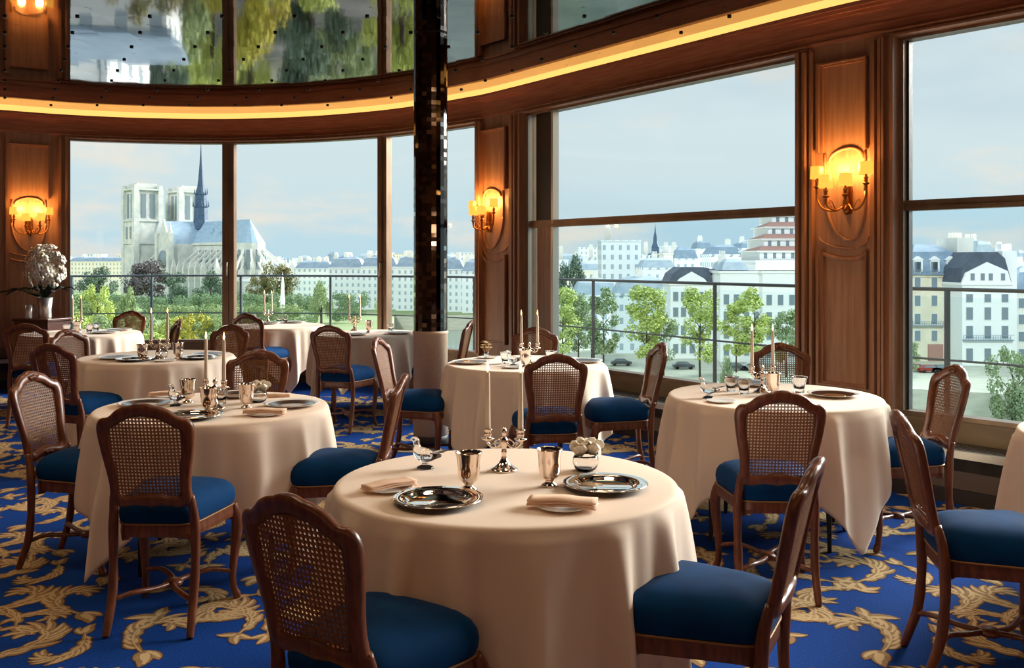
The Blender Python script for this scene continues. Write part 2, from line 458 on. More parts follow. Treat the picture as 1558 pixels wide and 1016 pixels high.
# windows
def window(name, ua, ub, mullions, transom=None):
    w = empty(name, wp((ua+ub)/2, 0, SILL)); w['kind'] = 'structure'
    inv = w.location.copy()
    def bld(m, nm, mt, bev=0):
        for i, v in enumerate(m.v): m.v[i] = (v[0]-inv.x, v[1]-inv.y, v[2]-inv.z)
        return m.build(nm, mt, w, bev)
    s = .01/(W(ua)[0]-W(ua+.01)[0]).length
    f = MB(); bent(f, ua, ub, -.05, .06, SILL-.03, SILL); bent(f, ua, ub, -.05, .06, HEAD-.02, HEAD)
    bent(f, ua, ua+.03*s, -.05, .07, SILL, HEAD-.02); bent(f, ub-.03*s, ub, -.05, .07, SILL, HEAD-.02)
    bld(f, 'window_frame', M['bronze'])
    for p0, p1 in mullions:
        m = MB(); a, b = upx(p0, 0), upx(p1, 0)
        bent(m, a, b, -.05, .05, SILL, HEAD-.02); bent(m, a+(b-a)*.3, b-(b-a)*.45, .05, .07, SILL, HEAD-.02)
        bld(m, 'mullion', M['bronze'])
        h = MB(); c = (a+b)/2
        h.tube([wp(c, .07, 1.30), wp(c, .11, 1.31), wp(c, .11, 1.47), wp(c, .07, 1.48)], .011)
        bld(h, 'handle', M['alu'])
    edges = [ua+.03*s]+[upx((p0+p1)/2, 0) for p0, p1 in mullions]+[ub-.03*s]
    for a, b in zip(edges[:-1], edges[1:]):
        if transom:
            g = MB(); bent(g, a, b, -.012, -.004, transom, HEAD-.02); bld(g, 'pane', M['pane'])
            g = MB(); bent(g, a, b, -.012, -.004, SILL, transom); bld(g, 'pane', M['panelow'])
        else:
            g = MB(); bent(g, a, b, -.012, -.004, SILL, HEAD-.02); bld(g, 'pane', M['pane'])
    if transom:
        t = MB(); bent(t, ua+.02*s, ub-.02*s, -.04, .045, transom-.035, transom+.035)
        bent(t, ua+.02*s, ub-.02*s, .045, .055, transom-.025, transom-.005); bld(t, 'transom', M['bronze'])
    return w, bld
w1, _ = window('window_1', U1a, U1b, ((340, 358), (578, 592)))
w2, bld = window('window_2', U2a, U2b, (), 1.87)
m = MB(); bent(m, upx(816, .03), upx(838, .03), -.03, .03, 1.87, HEAD-.02); bld(m, 'side_panel', M['black'])
m = MB(); bent(m, upx(818, .03), upx(838, .03), -.03, .035, SILL, 1.87); bld(m, 'side_panel', M['wood_trim'])
m = MB(); bent(m, upx(840, .03), upx(843, .03), -.03, .045, SILL, HEAD-.02); bld(m, 'guide_rail', M['alu'])
m = MB(); bent(m, upx(800, .06), upx(805, .06), .03, .075, SILL, HEAD-.02); bld(m, 'guide_rail', M['alu'])
w3, bld = window('window_3', U3a, U3b, (), 1.87)
m = MB(); bent(m, upx(1372, .03), upx(1378, .03), -.03, .04, SILL, HEAD-.02); bld(m, 'guide_rail', M['alu'])
m = MB(); bent(m, upx(1378, .03), upx(1382, .03), -.03, .02, SILL, HEAD-.02); bld(m, 'side_panel', M['black'])

# side and rear walls behind the camera
mb = MB(); mb.box(-8.75, -8.6, -3.5, 8.7, 0, CEIL); struct('wall_left', mb, M['wood_wall'])
mb = MB(); mb.box(-8.75, 6.2, -3.65, -3.5, 0, CEIL)
for k in range(12):
    x = -8.2+k*1.2; mb.box(x, x+.9, -3.5, -3.47, .3, 2.9)
struct('wall_back', mb, M['wood_wall'])

# terrace rail and glass balustrade outside
RP = [(-160,12.6),(-20,13.4),(105,13.7),(231,14.0),(350,14.05),(503,13.8),(620,13.3),(725,12.6),(843,11.4),(1000,9.9),(1213,8.35),(1385,7.6),(1558,6.95),(1800,6.0),(2200,4.9)]
RW = catmull([((px-CX)/F*Y, Y, 0) for px, Y in RP], 6)
RT = 1.28; RM = .735
rl = empty('balustrade', (RW[0].x, RW[0].y, -.2))
o0 = Vector(rl.location)
def off(pts): return [Vector(p)-o0 for p in pts]
mb = MB(); mb.tube(off([(p.x, p.y, RT) for p in RW]), .015, 8); mb.build('top_rail', M['rail'], rl)
mb = MB(); mb.tube(off([(p.x, p.y, RM) for p in RW]), .009, 8); mb.build('mid_rail', M['rail'], rl)
def rail_at(px):
    best = None
    for a, b in zip(RW[:-1], RW[1:]):
        for k in range(10):
            q = a.lerp(b, k/10); e = abs(q.x/q.y*F+CX-px)
            if best is None or e < best[0]: best = (e, q)
    return best[1]
for px in (-60, 40, 110, 231, 366, 503, 650, 722, 903, 1088, 1440, 1700):
    q = rail_at(px); mb = MB()
    mb.box(q.x-.015-o0.x, q.x+.015-o0.x, q.y-.02-o0.y, q.y+.02-o0.y, 0, RT+.2)
    mb.build('post', M['rail'], rl)
mb = MB(); n = len(RW); o = []
for p in RW: o += [(p.x, p.y+.03, 0), (p.x, p.y+.03, RT-.06)]
vs = [Vector(p)-o0 for p in o]
mb.add(vs, [(2*i, 2*i+2, 2*i+3, 2*i+1) for i in range(n-1)]); mb.build('glass_panel', M['balglass'], rl)
tag(rl, 'dark steel handrail with glass balustrade on the terrace outside the windows', 'railing')
mb = MB(); bent(mb, 0.2, 15, -2.2, -.12, -.35, -.2); struct('trim_6', mb, M['steelgrey'])
# ---------------------------------------------------------------- chair
def lean(z): return -.195-(z-.45)*.23
def make_chair():
    t = empty('dining_chair')
    OUT = [(0,.515),(.06,.522),(.11,.513),(.150,.520),(.165,.545),(.163,.60),(.170,.66),(.181,.72),(.190,.78),(.195,.83),(.189,.862),(.172,.880),(.150,.884),(.130,.894),(.105,.915),(.075,.929),(.05,.934),(.025,.943),(0,.946)]
    INN = [(0,.572),(.04,.568),(.08,.560),(.112,.562),(.124,.58),(.124,.62),(.129,.67),(.137,.72),(.144,.775),(.147,.81),(.143,.832),(.132,.843),(.116,.850),(.098,.862),(.075,.876),(.045,.886),(.03,.889),(.015,.891),(0,.892)]
    def loop(P):
        h = catmull([(x, 0, z) for x, z in P], 4)
        full = h+[Vector((-p.x, 0, p.z)) for p in h[-2:0:-1]]
        return full
    o, i = loop(OUT), loop(INN); n = len(o)
    def place(p, dy):
        c = -.018*(1-(p.x/.19)**2)
        return Vector((p.x, lean(p.z)+c+dy, p.z))
    mb = MB(); prof = []
    # section from inner lip round the front, outer edge and back
    for f, dy in ((0, .006), (.12, .016), (.45, .019), (.85, .017), (1, .008), (1, -.008), (.85, -.016), (.3, -.016), (0, -.008)):
        prof.append([place(i[k].lerp(o[k], f), dy) for k in range(n)])
    vs = [p for ring in prof for p in ring]; m = len(prof)
    fs = [(a*n+k, a*n+(k+1) % n, ((a+1) % m)*n+(k+1) % n, ((a+1) % m)*n+k) for a in range(m) for k in range(n)]
    mb.add(vs, fs, 0, True)
    # carved crest sprig and lower shell
    for z, s in ((.917, 1), (.545, .8)):
        for k in range(-3, 4):
            x = k*.014*s
            p0 = place(Vector((x*.3, 0, z-.016*s)), .018); p1 = place(Vector((x, 0, z+.014*s-abs(k)*.003)), .022)
            mb.tube([p0, p0.lerp(p1, .5)+Vector((0,.004,0)), p1], [.003*s, .006*s, .002*s], 6)
    mb.build('backrest', M['chairwood'], t)
    # woven cane: real strands clipped to the opening
    poly2 = [(p.x, p.z) for p in i]
    cxx, czz = 0, .73
    poly2 = [(x*1.045, czz+(z-czz)*1.03) for x, z in poly2]
    def clip(px, pz, dx, dz):
        ts = []
        for (x0, z0), (x1, z1) in zip(poly2, poly2[1:]+poly2[:1]):
            ex, ez = x1-x0, z1-z0; den = dx*ez-dz*ex
            if abs(den) < 1e-9: continue
            t_ = ((x0-px)*ez-(z0-pz)*ex)/den; u_ = ((x0-px)*dz-(z0-pz)*dx)/den
            if 0 <= u_ < 1: ts.append(t_)
        ts.sort(); return ts
    cn = MB()
    def strand(px, pz, dx, dz, w, dy):
        ts = clip(px, pz, dx, dz)
        for a, b in zip(ts[::2], ts[1::2]):
            k = 6; vs = []
            for q in range(k+1):
                s_ = a+(b-a)*q/k; x, z = px+dx*s_, pz+dz*s_
                for sg in (-1, 1):
                    vs.append(place(Vector((x-dz*w*sg, 0, z+dx*w*sg)), dy))
            m_ = len(vs)
            back = [v+Vector((0,-.0014,0)) for v in vs]
            fs = [(2*q, 2*q+1, 2*q+3, 2*q+2) for q in range(k)]+[(m_+2*q, m_+2*q+2, m_+2*q+3, m_+2*q+1) for q in range(k)]
            cn.add(vs+back, fs)
    p = .0142
    for k in range(-14, 15):
        for e in (-.0019, .0019): strand(k*p+e, .7, 0, 1, .0012, .0012)
    for k in range(-16, 16):
        for e in (-.0019, .0019): strand(0, .73+k*p+e, 1, 0, .0012, -.0006)
    r2 = sqrt(.5)
    for k in range(-36, 37):
        strand(k*p+p/2, .73, r2, r2, .0009, .0026); strand(k*p+p/2, .73, r2, -r2, .0009, -.002)
    cn.build('cane_panel', M['cane'], t)
    # rear legs run up into the back
    for sx in (-1, 1):
        mb = MB(); P = catmull([(sx*.158,lean(.56),.56),(sx*.163,lean(.49),.49),(sx*.168,-.198,.42),(sx*.168,-.196,.30),(sx*.166,-.210,.16),(sx*.168,-.245,.05),(sx*.170,-.262,.004)], 4)
        N_ = len(P); mb.tube(P, [.014+.006*sin(pi*min(1, k/N_*1.6)) if k < N_*.55 else .020-.006*((k/N_-.55)/.45) for k in range(N_)], 10)
        mb.build('leg', M['chairwood'], t)
    for sx in (-1, 1):
        mb = MB(); P = catmull([(sx*.196,.172,.43),(sx*.205,.188,.385),(sx*.211,.196,.33),(sx*.203,.188,.22),(sx*.196,.180,.12),(sx*.199,.188,.05),(sx*.207,.200,.022),(sx*.210,.206,.004)], 4)
        rr = [.020,.026,.026,.0225,.0175,.0145,.016,.018,.012]
        N_ = len(P); mb.tube(P, [np.interp(k/(N_-1)*8, range(9), rr) for k in range(N_)], 10)
        mb.build('leg', M['chairwood'], t)
    # seat frame
    def so(a, s=1.0, ex=0):
        c, sn = cos(a), sin(a); u = math.copysign(abs(c)**.33, c); v = math.copysign(abs(sn)**.33, sn)
        y = (.193*v)*s+ex*v; x = u*(.188+.034*v)*s+ex*u
        return x, y+.0-(.006 if v < 0 else 0)+.018*max(0, v)*(1-u*u)
    n = 72; mb = MB(); vs = []
    def zl(a):  # scalloped lower edge, deeper at the corners
        return .362+.022*abs(cos(2*a))**.5
    for s, zf in ((.86, 0), (1.0, 0), (1.012, .35), (1.0, 1), (.86, 1)):
        for k in range(n):
            a = 2*pi*k/n; x, y = so(a, s); z0 = zl(a); vs.append((x, y, z0+(.435-z0)*zf))
    fs = [(a*n+k, a*n+(k+1) % n, ((a+1) % 5)*n+(k+1) % n, ((a+1) % 5)*n+k) for a in range(5) for k in range(n)]
    mb.add(vs, fs, 0, False); mb.build('seat_frame', M['chairwood'], t)
    mb = MB(); vs = []; rings = [(.97,.430),(1.005,.438),(1.035,.455),(1.045,.478),(1.025,.502),(.97,.522),(.87,.539),(.70,.553),(.5,.561),(.25,.565),(.02,.566)]
    for s, z in rings:
        for k in range(n):
            x, y = so(2*pi*k/n, s); vs.append((x, y, z-(.012 if y < -.1 else 0)*0))
    fs = [(a*n+k, a*n+(k+1) % n, (a+1)*n+(k+1) % n, (a+1)*n+k) for a in range(len(rings)-1) for k in range(n)]
    fs.append(tuple(range(n))[::-1]); fs.append(tuple((len(rings)-1)*n+k for k in range(n)))
    mb.add(vs, fs, 0, True); seat = mb.build('seat_cushion', M['velvet'], t)
    mb = MB()
    mb.tube([(*so(2*pi*k/n, 1.012), .436) for k in range(n)], .0045, 6, closed=True)
    mb.build('nail_trim', M['piping'], seat)
    # curved X stretcher
    mb = MB()
    for sx in (-1, 1):
        P = catmull([(sx*.166,-.215,.135),(sx*.10,-.17,.150),(sx*.045,-.09,.140),(sx*.012,-.03,.138),(-sx*.012,.03,.138),(-sx*.045,.085,.140),(-sx*.11,.135,.150),(-sx*.196,.180,.13)], 4)
        mb.tube(P, .0125, 8, flat=.85)
    mb.lathe([(.0,.124),(.036,.126),(.042,.138),(.030,.151),(0,.153)], 16, (0,0,0))
    mb.build('stretcher', M['chairwood'], t)
    return t
CH = make_chair()
GR = {'T1':'dining chairs at the nearest table','T2':'dining chairs at the left middle table','T3':'dining chairs at the centre back table','T4':'dining chairs at the right table',
      'T5':'dining chairs at the left back table','T6':'dining chairs at the far left table','T7':'dining chairs at the table by the mullion','T8':'dining chairs at the table beside the column','T9':'dining chairs at the table cut by the right edge'}
CHAIRS = [ # px, py of crest, yaw clockwise from straight away, table, label
 (445,748,33,'T1','cane-backed dining chair in the foreground, back to us, left front of the nearest table'),
 (1238,694,-64,'T1','foreground dining chair seen almost edge-on with bright blue seat, right of the nearest table'),
 (612,568,-90,'T2','dining chair whose thin edge-on back rises just behind the glass bird, facing left'),
 (217,612,2,'T2','cane-backed dining chair with back to us before the left middle table'),
 (48,564,98,'T2','dining chair at the left edge facing right, pale cane back, beside the left middle table'),
 (393,531,176,'T2','dining chair showing only its reddish back behind the left middle table'),
 (76,521,18,'T5','dark cane-backed chair with long blue seat left of the left back table'),
 (103,500,112,'T5','pale honey cane chair between the far left table and the left back table'),
 (352,493,198,'T5','dining chair behind the left back table, below the window mullion'),
 (38,491,-8,'T6','dark dining chair at the left edge in front of the far left table'),
 (199,472,188,'T6','dining chair with honey cane back against the garden view behind the far left table'),
 (271,485,-118,'T6','small angled dining chair against yellow bushes, right of the far left table'),
 (375,476,20,'T7','dining chair with blue seat at the left front of the table by the mullion'),
 (501,494,16,'T8','cane-backed dining chair with back to us before the table beside the column'),
 (576,512,100,'T3','dining chair left of the mirrored column base, pale cane back leaning left, facing right'),
 (715,487,-82,'T8','narrow golden edge-on dining chair just right of the mirrored column'),
 (847,537,-7,'T3','cane-backed dining chair with back to us in front of the centre back table'),
 (1005,520,-97,'T3','edge-on dining chair by the window ledge, right of the centre back table'),
 (814,497,182,'T3','dining chair mostly hidden behind candles on the far side of the centre back table'),
 (1189,593,4,'T4','cane-backed dining chair with back to us in front of the right table'),
 (1187,521,188,'T4','dining chair behind the candles on the far side of the right table'),
 (1452,554,-92,'T4','dining chair before the right-hand window facing left towards the right table'),
 (1370,623,100,'T9','dining chair at the right edge facing right, curved stretcher visible beneath its blue seat'),
]
for px, py, yaw, tb, lab in CHAIRS:
    Y = (CZ-.946)*F/(py-HY); X = (px-CX)/F*Y; a = R(yaw)
    ox, oy = X+.31*sin(a), Y+.31*cos(a)
    inst(CH, (ox, oy, 0), -a, None, lab, GR[tb], 'chair')
inst(CH, (-5.62,9.75,0), R(-92), None, 'dining chair cut off by the left edge, only its blue seat front showing', GR['T6'], 'chair')

# ---------------------------------------------------------------- tables and cloths
TR = .575
TABLES = {'T1':(-.02,3.258,48,'the nearest round table'),'T2':(-1.534,4.92,237,'the left middle table'),'T3':(.10,7.02,-40,'the centre back table'),'T4':(1.455,5.327,-65,'the right table'),
          'T5':(-2.77,7.49,40,'the left back table'),'T6':(-4.46,9.93,20,'the far left table'),'T7':(-2.75,11.08,-62,'the table by the window mullion'),'T8':(-1.446,9.83,216,'the table beside the mirrored column'),'T9':(2.80,4.08,30,'the table cut by the right edge')}
def make_table():
    t = empty('round_table')
    mb = MB(); mb.lathe([(0,.715),(TR-.01,.715),(TR,.722),(TR,.740),(TR-.005,.746),(0,.746)], 48); mb.build('tabletop', M['darkskirt'], t)
    for k in range(4):
        a = pi/2*k; mb = MB(); x, y = .42*cos(a), .42*sin(a)
        mb.tube([(x*.92, y*.92, .715), (x, y, .3), (x*1.02, y*1.02, 0)], [.026,.022,.014], 4, smooth=False)
        mb.build('leg', M['black'], t)
    return t
TB = make_table()
def cloth(cx, cy, rot, seed, label):
    rnd = random.Random(seed); n = 360; m = 26
    ph = [rnd.uniform(0, 2*pi) for _ in range(8)]
    L_ = []; 
    for k in range(n):
        a = 2*pi*k/n; b = (a-R(rot)+pi/4) % (pi/2)-pi/4       # 0 at a corner
        side = 1.00/max(abs(cos(a-R(rot)+pi/4)), abs(sin(a-R(rot)+pi/4)))
        L_.append(min(.70, (side-TR)*.82+.03))
    vs = [(0,0,.752)]
    rings = []
    for s in (.3,.6,.85,.96): rings.append([(TR*s*cos(2*pi*k/n), TR*s*sin(2*pi*k/n), .752) for k in range(n)])
    for q in range(4):
        t = (q+1)/4*pi/2; r = TR-.012+.016*sin(t); z = .752-.016*(1-cos(t))
        rings.append([(r*cos(2*pi*k/n), r*sin(2*pi*k/n), z) for k in range(n)])
    for j in range(1, m+1):
        v = j/m; ring = []
        for k in range(n):
            a = 2*pi*k/n; L0 = L_[k]*v
            b = (a-R(rot)+pi/4) % (pi/2)-pi/4
            q1 = .5+.5*sin(15*a+ph[0]+1.5*sin(2*a+ph[1])+.8*sin(5*a+ph[5])); q2 = .5+.5*sin(22*a+ph[2]+1.4*sin(3*a+ph[3])); q3 = .5+.5*sin(6*a+ph[4])
            g = min(1, (L0+.02)/.40)**.65
            r = TR+.006+.012*L0+g*(.062*q1**2.0+.016*q2**1.6+.020*q3)
            r += .075*max(0, L0-.22)*exp(-(b/.20)**2)*1.4 - .05*max(0, L0-.25)*exp(-((abs(b)-.36)/.15)**2)*1.5
            da = .02*g*sin(15*a+ph[0]+1.5*sin(2*a+ph[1])+.8*sin(5*a+ph[5])+pi/2)
            ring.append((r*cos(a+da), r*sin(a+da), .736-L0*.975))
        rings.append(ring)
    fs = []
    for ring in rings: vs += ring
    fs += [(0, 1+k, 1+(k+1) % n) for k in range(n)]
    for j in range(len(rings)-1):
        for k in range(n):
            fs.append((1+j*n+k, 1+(j+1)*n+k, 1+(j+1)*n+(k+1) % n, 1+j*n+(k+1) % n))
    mb = MB(); mb.add(vs, fs, 0, True)
    o = mb.build('tablecloth', M['cloth']); o.location = (cx, cy, 0)
    sd = o.modifiers.new('thick', 'SOLIDIFY'); sd.thickness = .0018; sd.offset = 1
    tag(o, label, 'tablecloth', 'cream tablecloths draped over the round tables')
CL = {'T1':'cream tablecloth filling the centre foreground, draped over the nearest round table','T2':'cream tablecloth with a pointed corner hanging near the left, on the left middle table',
 'T3':'cream tablecloth on the centre back table right of the mirrored column','T4':'cream tablecloth with two long pointed corners on the right table',
 'T5':'cream tablecloth on the left back table with two candles in front of garden view','T6':'cream tablecloth on the far left table below the orchids','T7':'cream tablecloth on the farthest table beside the window mullion',
 'T8':'cream tablecloth on the table directly left of the mirrored column','T9':'strip of cream tablecloth at the right edge of the picture'}
for i, (k, (x, y, r, nm)) in enumerate(TABLES.items()):
    inst(TB, (x, y, 0), R(r), None, 'round dining table on dark legs hidden under cloth, '+nm.replace('the ', '', 1).replace('round table', 'one'), 'round dining tables', 'table')
    cloth(x, y, r, 11+i, CL[k])

# ---------------------------------------------------------------- tableware prototypes (origin on the cloth)
def P_charger(mt='silver', centre=None):
    t = empty('charger_plate'); mb = MB()
    mb.lathe([(0,.003),(.085,.003),(.092,.006),(.100,.013),(.118,.0165),(.136,.019),(.140,.0195),(.1405,.021),(.138,.0225),(.118,.0195),(.102,.0165),(.094,.0095),(.086,.0065),(0,.006)], 64)
    mb.build('plate', M[mt], t)
    return t
def P_gilt():
    t = empty('dinner_plate'); mb = MB()
    mb.lathe([(0,0),(.08,0),(.09,.004),(.132,.016),(.140,.018),(.1395,.020),(.130,.0185),(.09,.008),(.08,.005),(0,.005)], 48)
    mb.build('plate_body', M['porcelain'], t)
    mb = MB(); mb.lathe([(0,.0052),(.078,.0053),(.118,.0168),(.112,.0172),(.078,.0068),(0,.0066)], 48); mb.build('painted_well', M['platedark'], t)
    mb = MB(); mb.lathe([(.052,.0067),(.066,.0068),(.066,.0074),(.052,.0073)], 40); mb.build('gilt_band', M['plategold'], t)
    return t
def P_side():
    t = empty('side_plate'); mb = MB()
    mb.lathe([(0,0),(.045,0),(.055,.003),(.080,.011),(.0805,.013),(.076,.0125),(.055,.006),(.045,.0035),(0,.003)], 40); mb.build('plate', M['porcelain'], t); return t
def P_napkin():
    t = empty('napkin'); mb = MB()
    for k, (z, w, l) in enumerate(((0,.036,.105),(.007,.035,.102),(.014,.034,.1035))):
        n = 14; vs = []
        for i in range(n+1):
            s = i/n*2-1; x = s*l; sag = -.004*s*s+.0015*sin(5*s+k)
            for (yy, zz) in ((-w,.001),(-w-.002,.0035),(-w,.0065),(0,.0075+.001*sin(3*s)),(w,.0065),(w+.002,.0035),(w,.001)):
                vs.append((x, yy*(1+.06*s), z+zz+sag+.004))
        fs = [(i*7+j, (i+1)*7+j, (i+1)*7+(j+1) % 7, i*7+(j+1) % 7) for i in range(n) for j in range(7)]
        fs += [tuple(range(7))[::-1], tuple(n*7+j for j in range(7))]
        mb.add(vs, fs, 0, True)
    mb.build('folded_linen', M['napkin'], t); return t
def P_beaker():
    t = empty('beaker'); mb = MB()
    mb.lathe([(0,.0),(.022,.0),(.027,.002),(.025,.008),(.014,.014),(.013,.020),(.020,.026),(.029,.034),(.033,.05),(.034,.08),(.036,.10),(.040,.114),(.0405,.117),(.038,.115),(.033,.10),(.031,.08),(.030,.05),(.024,.036),(0,.032)], 48)
    mb.build('cup', M['silverwarm'], t); return t
def P_candelabra():
    t = empty('candelabra'); mb = MB()
    mb.lathe([(0,0),(.046,0),(.050,.003),(.049,.008),(.040,.012),(.034,.016),(.020,.028),(.011,.044),(.008,.060),(.012,.066),(.009,.072),(.008,.085),(.013,.096),(.016,.106),(.011,.116),(.006,.122),(.008,.130),(.013,.138),(.008,.148),(.003,.156),(0,.158)], 32)
    mb.build('stem', M['silverwarm'], t)
    for s in (-1, 1):
        mb = MB(); mb.tube(catmull([(s*.008,0,.100),(s*.024,0,.086),(s*.044,0,.085),(s*.058,0,.098),(s*.059,0,.108)], 5), .0045, 8)
        mb.tube(catmull([(s*.012,0,.112),(s*.028,0,.108),(s*.036,0,.096),(s*.030,0,.090)], 4), .0028, 6)
        mb.build('arm', M['silverwarm'], t)
        mb = MB(); mb.lathe([(0,.104),(.008,.106),(.022,.113),(.024,.116),(.012,.117),(.010,.120),(.013,.126),(.015,.135),(.012,.142),(.017,.146),(.016,.149),(.0105,.149),(.0105,.13),(0,.13)], 24, (s*.059,0,0))
        mb.build('candle_cup', M['silverwarm'], t)
    return t
def P_candle():
    t = empty('candle'); mb = MB()
    mb.lathe([(0,0),(.0098,0),(.0100,.03),(.0085,.16),(.0074,.215),(.0068,.219),(.003,.217),(0,.216)], 20); mb.build('wax', M['wax'], t)
    mb = MB(); mb.tube([(0,0,.214),(.0004,0,.222),(.001,0,.226)], .0008, 6); mb.build('wick', M['black'], t)
    mb = MB(); mb.lathe([(0,.220),(.0028,.224),(.0048,.231),(.0044,.239),(.0024,.249),(.0008,.258),(0,.262)], 14); mb.build('flame', M['flame'], t)
    return t
def P_bird():
    t = empty('glass_bird'); mb = MB()
    mb.lathe([(0,0),(.030,0),(.032,.004),(.028,.009),(.014,.015),(.010,.022),(.014,.03),(.02,.036)], 20, (0,0,0))
    # body, neck and head along one curve, tail fanning up
    P = catmull([(-.062,0,.052),(-.042,0,.050),(-.015,0,.048),(.012,0,.052),(.030,0,.066),(.034,0,.084),(.036,0,.098),(.046,0,.104),(.060,0,.101)], 4)
    rr = [.006,.014,.026,.030,.022,.014,.015,.011,.002]; N_ = len(P)
    mb.tube(P, [np.interp(k/(N_-1)*8, range(9), rr) for k in range(N_)], 14, flat=.85)
    for k in (-1, 0, 1): mb.tube([(-.03,k*.010,.060),(-.06,k*.018,.066),(-.085,k*.026,.070)], [.010,.008,.003], 8, flat=.4)
    mb.build('figurine', M['crystal'], t); return t
def P_tumbler():
    t = empty('crystal_cup'); mb = MB()
    def wob(a, i): return 1+(.05*cos(7*a) if i > 2 else 0)
    mb.lathe([(0,0),(.026,0),(.028,.006),(.026,.02),(.032,.05),(.042,.080),(.045,.084),(.040,.080),(.029,.05),(.022,.022),(0,.018)], 56, wob=wob)
    mb.build('cup', M['crystal'], t); return t
def P_flowerbowl():
    t = empty('flower_bowl'); mb = MB()
    mb.lathe([(0,0),(.024,0),(.036,.010),(.043,.028),(.041,.044),(.036,.052),(.034,.052),(.039,.042),(.040,.028),(.033,.012),(.02,.006),(0,.006)], 40)
    mb.build('bowl', M['crystal'], t)
    rnd = random.Random(3)
    for c in ((-.020,-.008,.062),(.022,.004,.064),(.0,.012,.070)):
        fl = MB()
        for k in range(7):
            a = k*2*pi/7; P = catmull([(c[0],c[1],c[2]-.012),(c[0]+.012*cos(a),c[1]+.012*sin(a),c[2]+.014),(c[0]+.026*cos(a),c[1]+.026*sin(a),c[2]+.022),(c[0]+.034*cos(a),c[1]+.034*sin(a),c[2]+.010)], 3)
            fl.tube(P, [.003+.014*sin(pi*min(1,(q+1)/len(P))) for q in range(len(P))], 10, flat=.14)
        fl.lathe([(0,-.006),(.008,0),(.006,.010),(0,.013)], 10, c)
        fl.build('flower', M['petal'], t)
    return t
def P_goldspray():
    t = empty('gold_flower_vase'); mb = MB()
    mb.lathe([(0,0),(.02,0),(.022,.01),(.014,.03),(.018,.045),(.015,.045),(.011,.03),(0,.012)], 20); mb.build('vase', M['crystal'], t)
    rnd = random.Random(8)
    for k in range(7):
        a = k*.95; c = Vector((.034*cos(a)*(k > 0), .034*sin(a)*(k > 0), .075+.02*(k % 3)))
        fl = MB(); fl.tube([(0,0,.02), c], .0012, 5)
        for j in range(6):
            b = j*pi/3+k; e = c+Vector((cos(b)*.02, sin(b)*.02, .004))
            fl.tube([c, c.lerp(e, .6)+Vector((0,0,.006)), e], [.003,.006,.001], 6, flat=.4)
        fl.build('flower', M['petalgold'], t)
    return t
PR = dict(charger=P_charger(), gilt=P_gilt(), side=P_side(), napkin=P_napkin(), beaker=P_beaker(), cand=P_candelabra(), candle=P_candle(), bird=P_bird(), cup=P_tumbler(), bowl=P_flowerbowl(), spray=P_goldspray())
CAT = dict(charger='plate', gilt='plate', side='plate', napkin='napkin', beaker='cup', cand='candelabra', candle='candle', bird='figurine', cup='glass', bowl='flowers', spray='flowers')
GRP = dict(charger='silver charger plates', gilt='dinner plates with dark wells', side='small side plates', napkin='folded napkins', beaker='silver beakers', cand='two-arm candelabras', candle='lit taper candles', bird='clear glass birds', cup='crystal cups', bowl='flower bowls', spray='gold flower sprays')
TZ = .7525
def put(kind, tb, px, py, lab, rz=0, z=TZ, sc=None):
    p = onz(px, py, TZ); x, y, r, nm = TABLES[tb]
    d = Vector((p.x-x, p.y-y)); lim = TR-(.145 if kind in ('charger','gilt') else .09)
    if d.length > lim: d = d.normalized()*lim
    return inst(PR[kind], (x+d.x, y+d.y, z), R(rz), sc, lab, GRP[kind], CAT[kind])
def candles(tb, pxa, pxb, py, where, rz=None):
    x, y, r, nm = TABLES[tb]
    a = put('cand', tb, (pxa+pxb)/2, py, 'silver two-arm candelabra on '+nm, 0)
    L_ = a.location; w = (pxb-pxa)/F*L_.y; c = min(1, w/.118); rot = math.acos(c)*(1 if tb in ('T3','T5','T8') else -1)
    a.rotation_euler = (0,0,rot)
    for s, side in ((-1,'left'),(1,'right')):
        inst(PR['candle'], (L_.x+s*.059*cos(rot), L_.y+s*.059*sin(rot), TZ+.131), 0, None, side+' lit taper candle in the candelabra on '+nm, GRP['candle'], 'candle')
candles('T1', 742, 792, 716, '')
put('charger','T1',667,766,'mirror-bright silver charger plate at the left front of the nearest table')
put('charger','T1',921,743,'silver charger plate on the right side of the nearest table')
put('beaker','T1',713,746,'rose-toned silver beaker left of the candelabra on the nearest table', sc=1.08)
put('beaker','T1',836,740,'rose-toned silver beaker right of the candelabra on the nearest table', 20, sc=1.08)
put('bird','T1',647,713,'clear glass bird at the back left of the nearest table', 160)
put('bowl','T1',891,716,'small crystal bowl holding cream blossoms on the nearest table', sc=1.1)
s = put('side','T1',856,774,'small side plate beneath the folded napkin at the front of the nearest table')
inst(PR['napkin'], (s.location.x, s.location.y, TZ+.010), R(-12), None, 'folded pale pink napkin lying across a side plate on the nearest table', GRP['napkin'], 'napkin')
s = put('side','T1',592,746,'small side plate beneath the rolled napkin at the left of the nearest table')
inst(PR['napkin'], (s.location.x, s.location.y, TZ+.010), R(38), .85, 'folded pale napkin at the left edge of the nearest table', GRP['napkin'], 'napkin')
